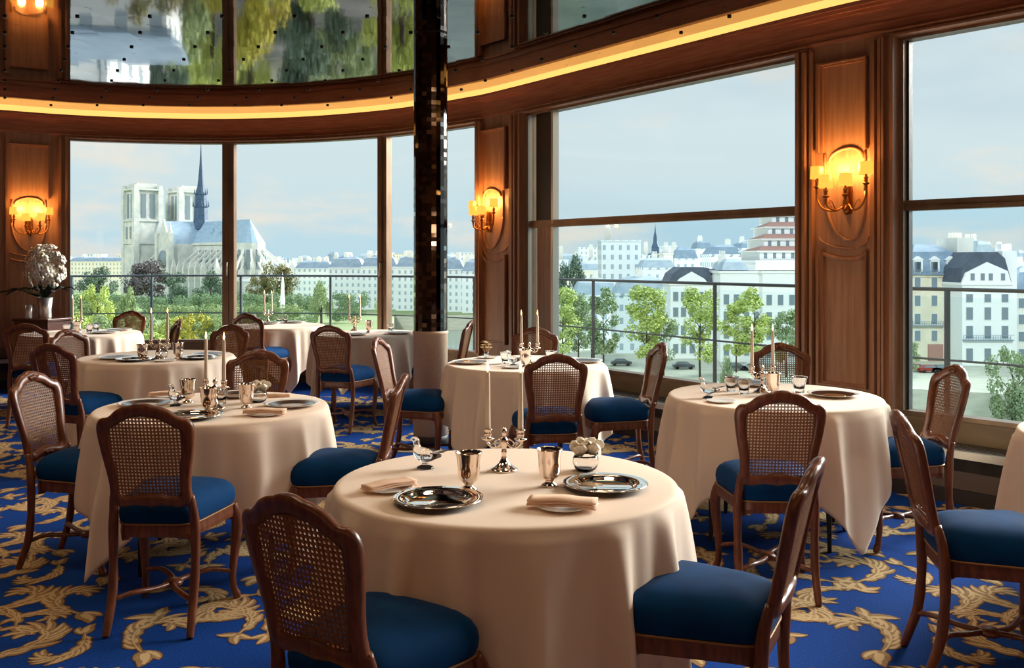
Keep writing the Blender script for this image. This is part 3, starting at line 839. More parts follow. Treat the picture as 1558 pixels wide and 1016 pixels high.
# left middle table
candles('T2', 311, 343, 622, '')
put('gilt','T2',222,617,'plate with dark well at the left of the left middle table')
put('charger','T2',294,636,'dark reflecting charger plate behind the chair back on the left middle table')
put('gilt','T2',444,618,'wide pale plate with dark well at the right of the left middle table')
s = put('side','T2',403,632,'side plate beneath the napkin at the front right of the left middle table')
inst(PR['napkin'], (s.location.x, s.location.y, TZ+.010), R(-2), .95, 'folded pink napkin at the front right of the left middle table', GRP['napkin'], 'napkin')
s = put('side','T2',245,603,'side plate beneath the napkin at the back left of the left middle table')
inst(PR['napkin'], (s.location.x, s.location.y, TZ+.010), R(5), .9, 'folded pink napkin at the back left of the left middle table', GRP['napkin'], 'napkin')
inst(PR['napkin'], (*onz(418,604,TZ).xy, TZ), R(15), .8, 'folded cream napkin at the back right of the left middle table', GRP['napkin'], 'napkin')
put('beaker','T2',317,628,'silver beaker in front of the candles on the left middle table')
put('beaker','T2',375,621,'silver beaker right of the candles on the left middle table')
put('beaker','T2',286,613,'silver beaker left of the candles beside the glass bird on the left middle table')
put('bird','T2',268,618,'clear glass bird on the left middle table', 150)
put('bowl','T2',393,612,'round crystal bowl of cream blossoms on the left middle table', sc=1.1)
put('cup','T2',336,614,'crystal cup beside the candelabra on the left middle table')
put('gilt','T2',365,603,'dark-welled plate at the far side of the left middle table')
# centre back table
candles('T3', 793, 818, 553, '')
put('gilt','T3',716,553,'pale plate with dark well at the left of the centre back table')
put('gilt','T3',905,551,'plate at the right of the centre back table half hidden by the chair back')
put('side','T3',742,545,'side plate below the gold flowers on the centre back table')
put('side','T3',783,560,'side plate at the front of the centre back table')
put('spray','T3',740,545,'small gold star-shaped flowers in a vase on the centre back table', z=TZ+.004)
put('cup','T3',769,553,'crystal cup left of the candles on the centre back table')
put('cup','T3',838,551,'crystal cup right of the candles on the centre back table')
put('bird','T3',781,557,'clear glass bird on the centre back table', 160)
put('beaker','T3',799,559,'silver beaker before the candles on the centre back table')
# right table
candles('T4', 1144, 1176, 597, '')
put('gilt','T4',1268,603,'plate with dark well and orange glints at the right of the right table')
put('gilt','T4',1146,585,'plate at the far side of the right table behind the candles')
put('bird','T4',1078,606,'clear glass bird at the left of the right table', 150)
s = put('side','T4',1098,612,'small side plate at the left front of the right table')
put('cup','T4',1216,597,'crystal cup right of the candles on the right table', sc=1.1)
put('cup','T4',1112,595,'clear crystal cup left of the candles on the right table')
put('cup','T4',1132,599,'crystal cup close beside the candelabra on the right table')
put('beaker','T4',1176,601,'dark-red reflecting silver beaker before the right candle on the right table')
# left back table
candles('T5', 231, 254, 546, '')
put('gilt','T5',178,546,'plate at the left of the left back table')
put('charger','T5',206,549,'silver plate at the front left of the left back table')
put('gilt','T5',318,541,'plate at the back right of the left back table')
put('charger','T5',305,546,'silver plate at the front right of the left back table')
put('side','T5',251,550,'side plate at the front middle of the left back table')
put('beaker','T5',217,549,'silver beaker left of the candles on the left back table')
put('beaker','T5',271,546,'silver beaker right of the candles on the left back table')
put('bowl','T5',246,545,'crystal flower bowl between the beakers on the left back table')
# far left table
candles('T6', 109, 125, 505, '')
put('gilt','T6',160,507,'plate at the right front of the far left table')
put('gilt','T6',180,503,'plate at the right back of the far left table')
put('cup','T6',102,506,'crystal cup left of the candles on the far left table')
put('cup','T6',136,506,'crystal cup right of the candles on the far left table')
put('cup','T6',146,503,'crystal cup at the back of the far left table')
put('beaker','T6',118,508,'silver beaker at the front of the far left table')
# table by the mullion
candles('T7', 399, 412, 490, '')
put('bird','T7',388,491,'clear glass bird on the table by the window mullion', 150)
put('cup','T7',426,490,'crystal cup right of the candles on the table by the mullion')
put('cup','T7',437,490,'second crystal cup, rightmost on the table by the mullion')
put('gilt','T7',458,490,'plate at the right of the table by the window mullion')
put('gilt','T7',408,493,'plate at the front of the table by the window mullion')
# table beside the column
candles('T8', 532, 547, 503, '')
put('spray','T8',540,503,'gold flower spray between the candles on the table beside the column', sc=1.2)
put('beaker','T8',561,506,'silver beaker on the table beside the mirrored column')
put('cup','T8',595,504,'crystal cup at the right of the table beside the mirrored column')
put('gilt','T8',607,508,'plate closest to the mirrored column on the table beside it')
put('gilt','T8',540,510,'plate at the front of the table beside the mirrored column')

# ---------------------------------------------------------------- mirrored column
CXY = (-.667, 7.85); cr = .142
t = empty('column', (CXY[0], CXY[1], 0))
mb = MB(); mb.lathe([(cr-.004,.02),(cr-.002,.90),(cr+.004,.905),(cr+.004,.925),(cr-.006,.93)], 48); mb.build('fabric_base', M['plaster'], t)
mb = MB(); mb.lathe([(cr-.003,0),(cr+.003,.002),(cr+.003,.075),(cr-.003,.08)], 40); mb.build('skirting', M['darkskirt'], t)
rnd = random.Random(4); mb = MB(); n = 22; h = .0345
rows = int((CEIL-.93)/h)
for j in range(rows):
    for k in range(n):
        a0, a1 = 2*pi*k/n, 2*pi*(k+1)/n; z0 = .93+j*h; z1 = z0+h
        r1, r2_ = cr-.004, cr-.004; c = [Vector((r1*cos(a0), r1*sin(a0), z0)), Vector((r1*cos(a1), r1*sin(a1), z0)), Vector((r1*cos(a1), r1*sin(a1), z1)), Vector((r1*cos(a0), r1*sin(a0), z1))]
        nn = Vector((cos((a0+a1)/2), sin((a0+a1)/2), 0)); tx, tz = rnd.gauss(0,.00012), rnd.gauss(0,.00012)
        if rnd.random() < .12: tx *= 4
        q = [c[0]+nn*(-tx-tz), c[1]+nn*(tx-tz), c[2]+nn*(tx+tz), c[3]+nn*(-tx+tz)]
        mb.add(q, [(0,1,2,3)], 1 if rnd.random() < .65 else (0 if rnd.random() < .93 else 2))
mb.build('mirror_tiles', [M['tilemirror'], M['tilemirror2'], M['tilemirror3']], t)
mb = MB(); mb.lathe([(cr-.012,.925),(cr-.012,CEIL)], 22, smooth=False); mb.build('core', M['black'], t)
tag(t, 'round column clad in small dark mirror tiles above a beige base, left of centre', 'column')

# ---------------------------------------------------------------- sconces
def make_sconce():
    t = empty('wall_sconce')   # local: wall at y=0, room at -y, origin at centre of backplate
    mb = MB()
    P = [(.045*sin(a)*(1+.3*cos(2*a)), .11*cos(a)-.02) for a in [2*pi*k/24 for k in range(24)]]
    MM = Matrix(((1,0,0,0),(0,0,-1,0),(0,1,0,0),(0,0,0,1)))
    mb.prism(P, 0, .016, M=MM)
    mb.lathe([(0,-.13),(.014,-.12),(.022,-.10),(.012,-.085),(.02,-.07),(.026,-.05),(.018,-.02),(.012,.0),(.02,.02),(.012,.06),(.016,.08),(.006,.11),(0,.12)], 16, (0,-.035,0))
    for k in range(5): 
        a = pi*(k+.5)/5; mb.tube([(0,-.03,-.06),(.03*cos(a),-.045,-.06-.02*sin(a)),(.045*cos(a),-.035,-.06-.045*sin(a))], [.006,.009,.002], 6)
    mb.build('backplate', M['brass'], t)
    for (x, y, z) in ((-.185,-.10,.055),(-.065,-.18,-.02),(.085,-.18,-.015),(.19,-.10,.06)):
        arm = MB(); arm.tube(catmull([(x*.1,-.035,-.055),(x*.35,y*.6,-.10),(x*.75,y*.95,-.085),(x,y,-.04+z*.4),(x,y,z)], 6), .0075, 8)
        arm.tube(catmull([(x*.4,y*.7,-.095),(x*.55,y*.8,-.05),(x*.7,y*.85,-.03),(x*.72,y*.9,-.055)], 4), .004, 6)
        arm.lathe([(0,0),(.012,.002),(.024,.012),(.026,.016),(.012,.018),(.009,.026),(.014,.034),(.010,.042),(.016,.052),(.018,.056),(.008,.058),(.007,.085),(0,.086)], 16, (x, y, z))
        arm.lathe([(0,-.035),(.010,-.028),(.006,-.02),(.013,-.008),(.006,0)], 12, (x, y, z))
        am = arm.build('arm', M['brass'], t)
        sh = MB(); n = 32; vs = []
        for (r, zz) in ((.047,.072),(.049,.074),(.045,.158),(.043,.160),(.041,.158),(.045,.074)):
            for k in range(n): vs.append((x+r*cos(2*pi*k/n), y+r*sin(2*pi*k/n), z+zz))
        sh.add(vs, [(a*n+k, a*n+(k+1) % n, ((a+1) % 6)*n+(k+1) % n, ((a+1) % 6)*n+k) for a in range(6) for k in range(n)], 0, True)
        sh.build('lamp_shade', M['shade'], t)
    return t
SC = make_sconce()
for pc, lab, sc in ((1284,'gilt four-arm wall sconce with glowing shades on the broad right-hand pier',1.0),(753.5,'gilt four-arm wall sconce on the narrow pier right of the mirrored column',1.0),(46,'gilt wall sconce glowing above the orchids on the far left pier',1.0),(-170,'gilt wall sconce beyond the left edge of the photo on the left wall',1.0)):
    uc, zc = PIERS[pc]; p, nrm = W(uc); q = wp(uc, .105, zc-.05)
    rz = atan2(-nrm.x, nrm.y)+pi
    o = inst(SC, q, rz, sc, lab, 'gilt wall sconces', 'lamp')
    for k in (-.10, .09):
        l = bpy.data.lights.new('sconce_light', 'POINT'); l.energy = 6.5; l.color = (1,.50,.14); l.shadow_soft_size = .04
        lo = bpy.data.objects.new('sconce_light', l); col.objects.link(lo)
        tx = Vector((cos(rz), sin(rz), 0)); lo.location = q+tx*k+Vector((nrm.x, nrm.y, 0))*.10+Vector((0,0,.20))

# ---------------------------------------------------------------- orchids on a console by the left pier
base = wp(upx(58), .56, 0)
cb = empty('console_cabinet', base, R(-18)); mb = MB()
mb.box(-.24,.24,-.17,.17,.06,.80); mb.box(-.22,.22,-.15,.15,0,.06); mb.build('body', M['cabinet'], cb, .004)
mb = MB(); mb.box(-.26,.26,-.19,.19,.80,.83); mb.build('top', M['cabinet'], cb, .005)
for s in (-1, 1):
    mb = MB(); mb.box(min(s*.01,s*.225), max(s*.01,s*.225), -.182,-.17,.09,.77); d = mb.build('door', M['cabinet'], cb, .003)
    mb = MB(); mb.lathe([(0,0),(.01,.004),(0,.014)], 10, (s*.03,-.19,.45)); mb.build('knob', M['brass'], d)
tag(cb, 'dark wooden console cabinet beneath the orchids by the left pier', 'cabinet')
VS = mat('brushed_silver', (236,234,228), .3, .85)
def vase(px, r, hgt, lab):
    p = wp(upx(px), .56, .83); mb = MB()
    mb.lathe([(0,0),(r*.8,0),(r*.85,.01),(r*.8,hgt*.4),(r,hgt),(r*.93,hgt),(r*.75,hgt*.4),(0,.02)], 28)
    o = mb.build('silver_vase', VS); o.location = p; tag(o, lab, 'vase', 'silver vases on the console'); return o
v1 = vase(62, .085, .24, 'larger silver vase holding the white orchids on the console')
v2 = vase(36, .055, .16, 'smaller silver vase left of the orchid vase on the console')
orc = empty('orchid_bouquet', (v1.location.x, v1.location.y, .85))
rnd = random.Random(12)
tgt = onz(58, 405, 0)
for k in range(9):
    a = rnd.uniform(0, 2*pi); r = rnd.uniform(.02,.05); mb = MB()
    mb.tube(catmull([(0,0,.02),(cos(a)*r,sin(a)*r,.25),(cos(a)*r*3,sin(a)*r*2,.55)], 4), .004, 6); mb.build('stem', M['leaf'], orc)
for k in range(90):
    while True:
        x, y, z = rnd.uniform(-.24,.22), rnd.uniform(-.14,.14), rnd.uniform(.28,.84)
        if ((x+.01)/.25)**2+(y/.15)**2+((z-.56)/.29)**2 < 1 and ((x+.01)/.25)**2+(y/.15)**2+((z-.56)/.29)**2 > .3: break
    mb = MB(); c = Vector((x, y, z)); out = Vector((x, y-.06, (z-.52)*.4)).normalized()
    a = out.cross(Vector((0,0,1))).normalized(); b = out.cross(a)
    for j in range(5):
        th = j*2*pi/5+.3; d = a*cos(th)+b*sin(th); w = .026 if j % 2 == 0 else .032
        n = 8; ring = []
        cc = c+d*.030
        tn = out.cross(d)
        vs = [cc+out*.006]+[cc+d*cos(q*2*pi/n)*.032+tn*sin(q*2*pi/n)*w-out*.004 for q in range(n)]+[cc-out*.004]
        mb.add(vs, [(0,1+q,1+(q+1) % n) for q in range(n)]+[(9,1+(q+1) % n,1+q) for q in range(n)], 0, True)
    mb.lathe([(0,-.008),(.008,0),(0,.008)], 8, c+out*.012)
    mb.build('blossom', M['petal'], orc)
for k in range(12):
    a = k*2*pi/12+.2; l = rnd.uniform(.2,.34) if k not in (5,6) else .55; mb = MB(); vs = []; n = 8
    for i in range(n+1):
        t_ = i/n; rr = l*t_; z = .22+.16*sin(t_*2.2)*(.6+.4*rnd.random()) - (.06*t_ if k in (5,6) else 0); w = .045*sin(pi*(.1+.9*t_))+.002
        c = Vector((cos(a)*rr, sin(a)*rr*.7, z)); sd = Vector((-sin(a), cos(a), 0))
        vs += [c-sd*w, c+Vector((0,0,-.012)), c+sd*w, c+Vector((0,0,-.016))]
    fs = [(4*i+j, 4*i+4+j, 4*i+4+(j+1) % 4, 4*i+(j+1) % 4) for i in range(n) for j in range(4)]
    mb.add(vs, fs, 0, True); mb.build('leaf', M['leaf'], orc)
tag(orc, 'tall bouquet of white orchids with dark leaves by the far left pier', 'flowers')
# ---------------------------------------------------------------- the city outside
GZ = -20.0
def facade_mat(name, wall, win, sx, sz, fx=.35, fz=.55, rough=.8):
    """pale wall with a regular grid of window openings (far blocks only)"""
    m, nt, N, L, B = newmat(name); B.inputs['Roughness'].default_value = rough
    tc = N.new('ShaderNodeTexCoord'); sp = N.new('ShaderNodeSeparateXYZ'); L.new(tc.outputs['Object'], sp.inputs[0])
    def mth(op, a, b=None):
        n = N.new('ShaderNodeMath'); n.operation = op
        for i, x in enumerate((a, b)):
            if x is None: continue
            if isinstance(x, (int, float)): n.inputs[i].default_value = x
            else: L.new(x, n.inputs[i])
        return n.outputs[0]
    gx = mth('LESS_THAN', mth('ABSOLUTE', mth('SUBTRACT', mth('FRACT', mth('DIVIDE', mth('ADD', sp.outputs[0], sp.outputs[1]), sx)), .5)), fx/2)
    gz = mth('LESS_THAN', mth('ABSOLUTE', mth('SUBTRACT', mth('FRACT', mth('DIVIDE', sp.outputs[2], sz)), .5)), fz/2)
    mx = N.new('ShaderNodeMix'); mx.data_type = 'RGBA'; L.new(mth('MULTIPLY', gx, gz), mx.inputs['Factor'])
    nz = N.new('ShaderNodeTexNoise'); nz.inputs['Scale'].default_value = .15; L.new(tc.outputs['Object'], nz.inputs['Vector'])
    m2 = N.new('ShaderNodeMix'); m2.data_type = 'RGBA'; L.new(nz.outputs['Fac'], m2.inputs['Factor'])
    m2.inputs['A'].default_value = lin(wall); m2.inputs['B'].default_value = lin(tuple(min(255, c*1.06) for c in wall))
    L.new(m2.outputs['Result'], mx.inputs['A']); mx.inputs['B'].default_value = lin(win)
    L.new(mx.outputs['Result'], B.inputs['Base Color']); return m
E = {}
E['f1'] = facade_mat('pale_stone_facade', (220,226,228), (160,176,188), 2.5, 3.0, .36, .5)  # facade and window tints paled bluish in place of distance haze
E['f2'] = facade_mat('cream_facade', (232,226,208), (160,170,174), 2.4, 2.9, .36, .5)
E['f3'] = facade_mat('white_facade', (230,236,240), (166,180,190), 2.9, 3.1, .32, .48)
E['wall'] = mat('stone_wall', (238,236,228), .8, nscale=(.4,.4,.4), rgb2=(228,224,212))
E['wallc'] = mat('cream_stone', (234,226,202), .8, nscale=(.4,.4,.4), rgb2=(222,212,188))
E['white'] = mat('white_render', (245,245,243), .8)
E['slate'] = mat('zinc_roof', (140,160,178), .6, nscale=(.5,.5,.5), rgb2=(122,144,164))
E['slate2'] = mat('light_zinc_roof', (176,190,200), .6, nscale=(.5,.5,.5), rgb2=(158,176,190))
E['dark'] = mat('dark_slate_roof', (74,82,96), .6, nscale=(.6,.6,.6), rgb2=(88,96,110))
E['red'] = mat('reddish_roof', (172,130,118), .7)
E['win'] = mat('window_glass_hazed', (126,140,150), .4)  # glass colour lightened and blued to suggest haze outdoors
E['frame'] = mat('window_frame_white', (235,235,232), .6)
E['stoneN'] = mat('cathedral_stone', (214,216,208), .85, nscale=(.3,.3,.3), rgb2=(190,196,194))
E['lead'] = mat('lead_roof', (150,176,196), .6, nscale=(.3,.3,1), rgb2=(136,162,184))
E['spire'] = mat('dark_lead_spire', (52,76,104), .6, nscale=(.8,.8,.8), rgb2=(72,96,122))
E['road'] = mat('pale_paving', (196,196,186), .9, nscale=(.05,.05,.05), rgb2=(178,180,170))
E['quay'] = mat('quay_stone', (204,202,184), .9, nscale=(.3,.3,1.5), rgb2=(186,186,166))
E['grass'] = mat('garden_ground', (128,150,96), .9, nscale=(.06,.06,.06), rgb2=(150,160,120))
E['nearroad'] = mat('near_street', (96,100,104), .9, nscale=(.08,.08,.08), rgb2=(120,122,122))
E['water'] = mat('river_water', (104,124,122), .12, nscale=(.25,.6,.4), rgb2=(86,108,108), bump=.3)
E['trunk'] = mat('tree_bark', (74,62,52), .9)
def leafm(n, a, b): return mat(n, a, .75, nscale=(.6,.6,.6), rgb2=b)  # garden greens below are muted to suggest bluish haze
E['lyg'] = leafm('yellow_green_leaves', (196,204,112), (170,188,104))
E['lg'] = leafm('green_leaves', (142,160,116), (160,176,122))
E['ldg'] = leafm('dark_green_leaves', (84,108,94), (104,126,102))
E['lbr'] = leafm('plum_brown_leaves', (104,96,96), (88,84,92))
E['lol'] = leafm('olive_leaves', (112,112,70), (132,126,84))
E['ly'] = leafm('yellow_leaves', (196,182,70), (160,160,64))
E['lh'] = leafm('hedge_leaves', (140,162,124), (120,148,112))

# ground sheets
def sheet(name, pts, z, m, th=.5):
    mb = MB(); mb.prism(pts, z-th, z); o = mb.build(name, m); o['kind'] = 'structure'; return o
def g(px, Y): return ((px-CX)/F*Y, Y)
sheet('ground_river', [(-1500,40),(1500,40),(2500,3000),(-2500,3000)], -26.5, E['water'])
sheet('ground_island', [g(-400,140),(-12,140),g(588,250),g(600,385),g(742,386),g(748,620),g(1000,2500),g(-800,2500),g(-900,600)], GZ, E['grass'], .4)
sheet('ground_island_quay', [g(-400,140),(-12,140),g(588,250),g(600,385),g(742,386),g(748,620),g(1000,2500),g(-800,2500),g(-900,600)], GZ-.4, E['quay'], 6.2)
sheet('ground_far_bank', [g(838,190),g(1000,168),g(1400,160),g(2600,120),g(2900,2500),g(760,2500),g(740,560),g(770,430)], GZ, E['quay'], 6.6)
sheet('ground_near_bank', [(-180,22),(-7,22),(-7,104),(-40,128),(-180,128)], GZ-.02, E['nearroad'], 6.5)
sheet('ground_lower_quay', [g(842,172),g(1000,160),g(1400,148),g(2600,108),g(2600,121),g(1400,161),g(1000,169),g(842,191)], -24.6, E['road'], 1.9)

def hill(name, px0, px1, ytop, Y, lab):
    mb = MB(); n = 40; vs = []
    for i in range(n+1):
        t = i/n; px = px0+(px1-px0)*t; x = (px-CX)/F*Y; hgt = (HY-ytop)/F*Y*(sin(pi*t)**.5)*(1+.08*sin(9*t)+.05*sin(23*t))
        vs += [(x, Y-200, GZ), (x, Y, CZ+max(0, hgt)), (x, Y+300, GZ)]
    fs = [(3*i+k, 3*i+3+k, 3*i+4+k, 3*i+1+k) for i in range(n) for k in (0, 1)]
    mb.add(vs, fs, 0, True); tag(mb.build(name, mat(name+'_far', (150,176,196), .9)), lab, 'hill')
hill('distant_hill', 560, 1250, 386, 2300, 'low blue hills on the horizon behind the city roofs')
hill('distant_hill', -100, 550, 391, 2400, 'faint low rise on the horizon behind the cathedral')

def building(px0, px1, ytop, Y, depth, wallm, roofm, lab, group=None, roof='hip', rh=4.0, base=GZ, chim=2, skew=0, name='apartment_building', rnd=random.Random(1)):
    x0, x1 = (px0-CX)/F*Y, (px1-CX)/F*Y; zt = CZ-(ytop-HY)/F*Y
    w = x1-x0; cx = (x0+x1)/2
    t = empty(name, (cx, Y+depth/2, base), skew); H = zt-base-(rh if roof != 'flat' else 0)
    mb = MB(); mb.box(-w/2, w/2, -depth/2, depth/2, 0, H); mb.box(-w/2-.25, w/2+.25, -depth/2-.25, depth/2+.25, H-.5, H)
    mb.build('walls', wallm, t)
    if roof != 'flat':
        mb = MB(); i1, i2 = (min(2, w*.12), min(w*.3, rh*1.2)) 
        r = [(w/2+.1, depth/2+.1, H), (w/2-i1, depth/2-i1, H+rh*.75), (max(.3, w/2-i2), max(.3, depth/2-i2*1.6), H+rh)]
        vs = []
        for a, b, z in r: vs += [(-a,-b,z),(a,-b,z),(a,b,z),(-a,b,z)]
        fs = [(4*q+k, 4*q+(k+1) % 4, 4*q+4+(k+1) % 4, 4*q+4+k) for q in (0, 1) for k in range(4)]+[(8,9,10,11),(3,2,1,0)]
        mb.add(vs, fs); mb.build('roof', roofm, t)
    for k in range(chim):
        x = rnd.uniform(-.42,.42)*w; y = rnd.uniform(-.3,.3)*depth; mb = MB()
        mb.box(x-.9, x+.9, y-.35, y+.35, H-.1, H+rh+rnd.uniform(.4,1.8))
        for j in (-.6,-.2,.2,.6): mb.box(x+j-.12, x+j+.12, y-.12, y+.12, H+rh, H+rh+2.0)
        mb.build('chimney', E['wall'], t)
    return tag(t, lab, 'building', group), w, H
WP = {}
def winproto(w, h):
    k = (w, h)
    if k in WP: return WP[k]
    a = MB(); a.box(-w/2-.12, w/2+.12, -.10, .02, -.12, h+.12); b = MB(); b.box(-w/2, w/2, -.16, -.10, 0, h)
    WP[k] = (a.mesh('window', E['frame']), b.mesh('pane', E['win'])); return WP[k]
def windows(t, depth, xs, zs, w=1.15, h=1.9):
    fm, pm = winproto(w, h)
    for z in zs:
        for x in xs:
            o = bpy.data.objects.new('window', fm); col.objects.link(o); o.parent = t; o.location = (x, -depth/2, z)
            p = bpy.data.objects.new('pane', pm); col.objects.link(p); p.parent = o
def balcony(t, w, depth, z, m='rail'):
    mb = MB(); mb.box(-w/2, w/2, -depth/2-.7, -depth/2, z-.15, z)
    for k in range(int(w/.5)): mb.box(-w/2+k*.5, -w/2+k*.5+.06, -depth/2-.68, -depth/2-.62, z, z+.9)
    mb.box(-w/2, w/2, -depth/2-.70, -depth/2-.62, z+.9, z+.97)
    mb.build('balcony', E['slate'], t)
# window 3: facing houses across the river
t, w, H = building(1383, 1463, 371, 205, 14, E['wallc'], E['slate'], 'cream six-storey house with blue-grey mansard roof behind the right window', rh=6.6, chim=0)
windows(t, 14, (-w*.34, -.02*w, w*.30), (4.3, 7.9, 11.8, 15.6, 18.9), 1.2, 2.2)
for z in (7.6, 18.6): balcony(t, w, 14, z)
for x in (-w*.32, 0, w*.30):
    mb = MB(); mb.box(x-.9, x+.9, -7.1, -5, H+.6, H+3.2); mb.prism([(-1.1+x,H+3.2),(1.1+x,H+3.2),(x,H+4.0)], -7.2, -5, M=Matrix(((1,0,0,0),(0,0,1,0),(0,1,0,0),(0,0,0,1)))); d = mb.build('dormer', E['white'], t)
    mb = MB(); mb.box(x-.5, x+.5, -7.16, -7.1, H+.9, H+2.8); mb.build('pane', E['win'], d)
mb = MB(); mb.box(-1.6, 1.6, -7.3, -6.95, 0, 3.6); mb.build('archway', E['red'], t)
mb = MB(); mb.box(w/2, w/2+3.5, -5, 5, 0, H+8); 
for k in range(5): mb.box(w/2+.2+k*.65, w/2+.6+k*.65, -.3, .3, H+8, H+9.2)
mb.build('chimney_wall', E['wall'], t)
t, w, H = building(1464, 1541, 430, 196, 12, E['white'], E['dark'], 'white four-storey house with pointed gable under a dark slate roof', roof='flat', chim=0)
windows(t, 12, (-w*.36, 0, w*.34), (1.0, 5.6, 9.4), 1.3, 2.5); windows(t, 12, (-w*.36, 0, w*.34), (13.0,), 1.3, 1.6)
balcony(t, w, 12, 5.3)
MM = Matrix(((1,0,0,0),(0,0,1,0),(0,1,0,0),(0,0,0,1)))
mb = MB(); mb.prism([(-w/2, H), (w/2*.94, H), (w/2*.80, H+2.4), (0, H+4.2), (-w/2*.85, H+2.0)], -6.0, -5.4, M=MM); gb = mb.build('gable', E['white'], t)
windows(t, 12, (-w*.30, -w*.10, w*.06, w*.30), (H+.5,), .8, 1.4)
mb = MB(); mb.prism([(-w/2-.1, H), (w/2+.1, H), (w/2*.75, H+5.0), (w/2*.45, H+6.3), (-w*.22, H+6.3), (-w*.46, H+3.0)], -5.4, 6, M=MM); mb.build('roof', E['dark'], t)
mb = MB(); mb.box(w/2-.6, w/2+2.4, -3, 3, 0, H+6.5); mb.box(w/2+.2, w/2+1.8, -1, 1, H+6.5, H+8); mb.build('chimney_wall', E['white'], t)
t, w, H = building(1546, 1640, 405, 200, 12, E['wall'], E['slate'], 'pale house with bluish roof at the right edge of the photo', rh=5)
windows(t, 12, (-w*.42, -w*.24, -w*.05, w*.15, w*.35), (1, 4.6, 8.2, 11.6), 1.1, 2.0)
for i, (a, b, y) in enumerate(((1642,1730,400),(1732,1800,385),(1802,1900,398),(1902,2020,392),(2022,2150,400))):
    t, w, H = building(a+4, b-4, y, 185-i*18, 12, E['f2'] if i % 2 else E['f1'], E['slate'], 'pale riverside house beyond the right edge of the photo', 'riverside houses beyond the frame', rh=5)
for i, (a, b, y) in enumerate(((1244,1288,398),(1291,1334,388),(1337,1377,396))):
    t, w, H = building(a, b, y, 203, 12, E['f2'] if i % 2 else E['f1'], E['slate'], 'pale riverside house hidden behind the broad right-hand pier', 'riverside houses hidden behind the pier', rh=5)
# behind them
for i, (a, b, y) in enumerate(((1486,1512,366),(1512,1546,378),(1380,1400,375),(1548,1600,380))):
    building(a, b, y, 260+i*9, 12, E['f1'], E['slate2'], 'bluish rooftop peeking up behind the front riverside houses', 'rooftops behind the right-hand riverside houses', rh=4)
# window 2 : white riverside row
specs = [(1096,1160,412,203,'f3','slate','white riverside house under the terraced block, near the right pier',0,'flat'),
 (1160,1232,412,200,'f3','slate','white riverside house with tall windows touching the right pier',0,'flat'),
 (1098,1140,394,222,'f3','slate2','small white pavilion with grey hipped roof in the second window',3,'hip'),
 (1020,1086,407,210,'f3','dark','house with dark mansard roof and white gable in the second window',6,'gab'),
 (1074,1097,409,214,'f3','dark','narrow house with dark roof left of the white pavilion',5,'hip'),
 (938,1022,420,222,'f1','slate2','pale riverside block behind the third slender tree',4,'hip'),
 (874,940,424,240,'f1','slate2','pale riverside block behind the tall balustrade post',4,'hip'),
 (1010,1024,385,330,'wall','slate2','slim pale tower-like house in the middle of the second window',2,'flat'),
 (915,975,365,300,'f1','slate2','tall pale block with flat roof left of the dark church spire',3,'flat'),
 (862,916,398,330,'f2','slate2','low cream block at the left of the second window',3,'hip'),
 (975,1028,392,290,'f1','slate2','wide pale block under the dark church spire',3,'hip'),
 (1026,1062,376,340,'f1','slate','blue-roofed block right of the church spire',4,'hip'),
 (1060,1084,366,360,'f3','slate','tall narrow block with blue top between church and terraced block',3,'hip'),
 (1080,1128,372,300,'f3','slate','long pale block with bluish roof left of the terraced block',3,'hip'),
 (1126,1150,368,320,'f1','slate','pale square block beside the terraced block',2,'hip')]
for (a, b, y, Y, f, r, lab, rh, kind) in specs:
    if kind == 'gab':
        t, w, H = building(a, b, 430, Y, 12, E['white'], E[r], lab, roof='flat', chim=0)
        mb = MB(); mb.prism([(-w/2-.1, H), (w/2+.1, H), (w/2*.8, H+3.2), (w/2*.55, H+3.4), (-w*.22, H+3.4), (-w*.42, H+2.0)], -5.0, 6, M=MM); mb.build('roof', E['dark'], t)
        mb = MB(); mb.prism([(-w*.36, H), (w*.36, H), (w*.28, H+.9), (0, H+2.4), (-w*.28, H+.9)], -6.02, -4.9, M=MM); mb.build('gable', E['white'], t)
        windows(t, 12, [w*q for q in (-.38,-.2,0,.2,.38)], (1.2, 5.2, 9.2, 12.6), 1.1, 2.0)
    else:
        t, w, H = building(a, b, y, Y, 12, E[f] if Y > 215 else E['white'], E[r], lab, roof=kind, rh=max(rh, .1), chim=1 if Y > 215 else 0, rnd=random.Random(a))
        if Y <= 215: windows(t, 12, [w*q for q in (-.36,-.12,.12,.36)], (1.4, 5.0, 8.6, 12.2), 1.1, 2.1)
# terraced modern block
t, w, H = building(1150, 1240, 396, 232, 20, E['white'], E['red'], 'stepped modern block with planted terraces and reddish roofs beside the right pier', roof='flat', chim=0, name='terraced_block')
zb = H
for k in range(4):
    x0 = -w/2+1.2+k*1.6; mb = MB()
    mb.box(x0, w/2, -9+k*2.2, 10, zb, zb+2.1); mb.box(x0-.8, w/2, -9.8+k*2.2, 10, zb+2.1, zb+2.35); mb.build('storey', E['white'], t)
    mb = MB(); mb.add([(x0-.4, -9.9+k*2.2, zb+2.35), (w/2, -9.9+k*2.2, zb+2.35), (w/2, -8.2+k*2.2, zb+3.5), (x0+.5, -8.2+k*2.2, zb+3.5), (x0-.4, 9, zb+2.35), (w/2, 9, zb+2.35)], [(0,1,2,3), (3,2,5,4), (0,3,4), (1,5,2), (0,4,5,1)])
    mb.build('sloping_roof', E['red'], t)
    for q in range(5):
        mb = MB(); x = x0+1+q*2.2
        if x < w/2-1: mb.box(x, x+.8, -9.06+k*2.2, -9+k*2.2, zb+.5, zb+1.8); mb.build('window', E['win'], t)
    zb += 3.0
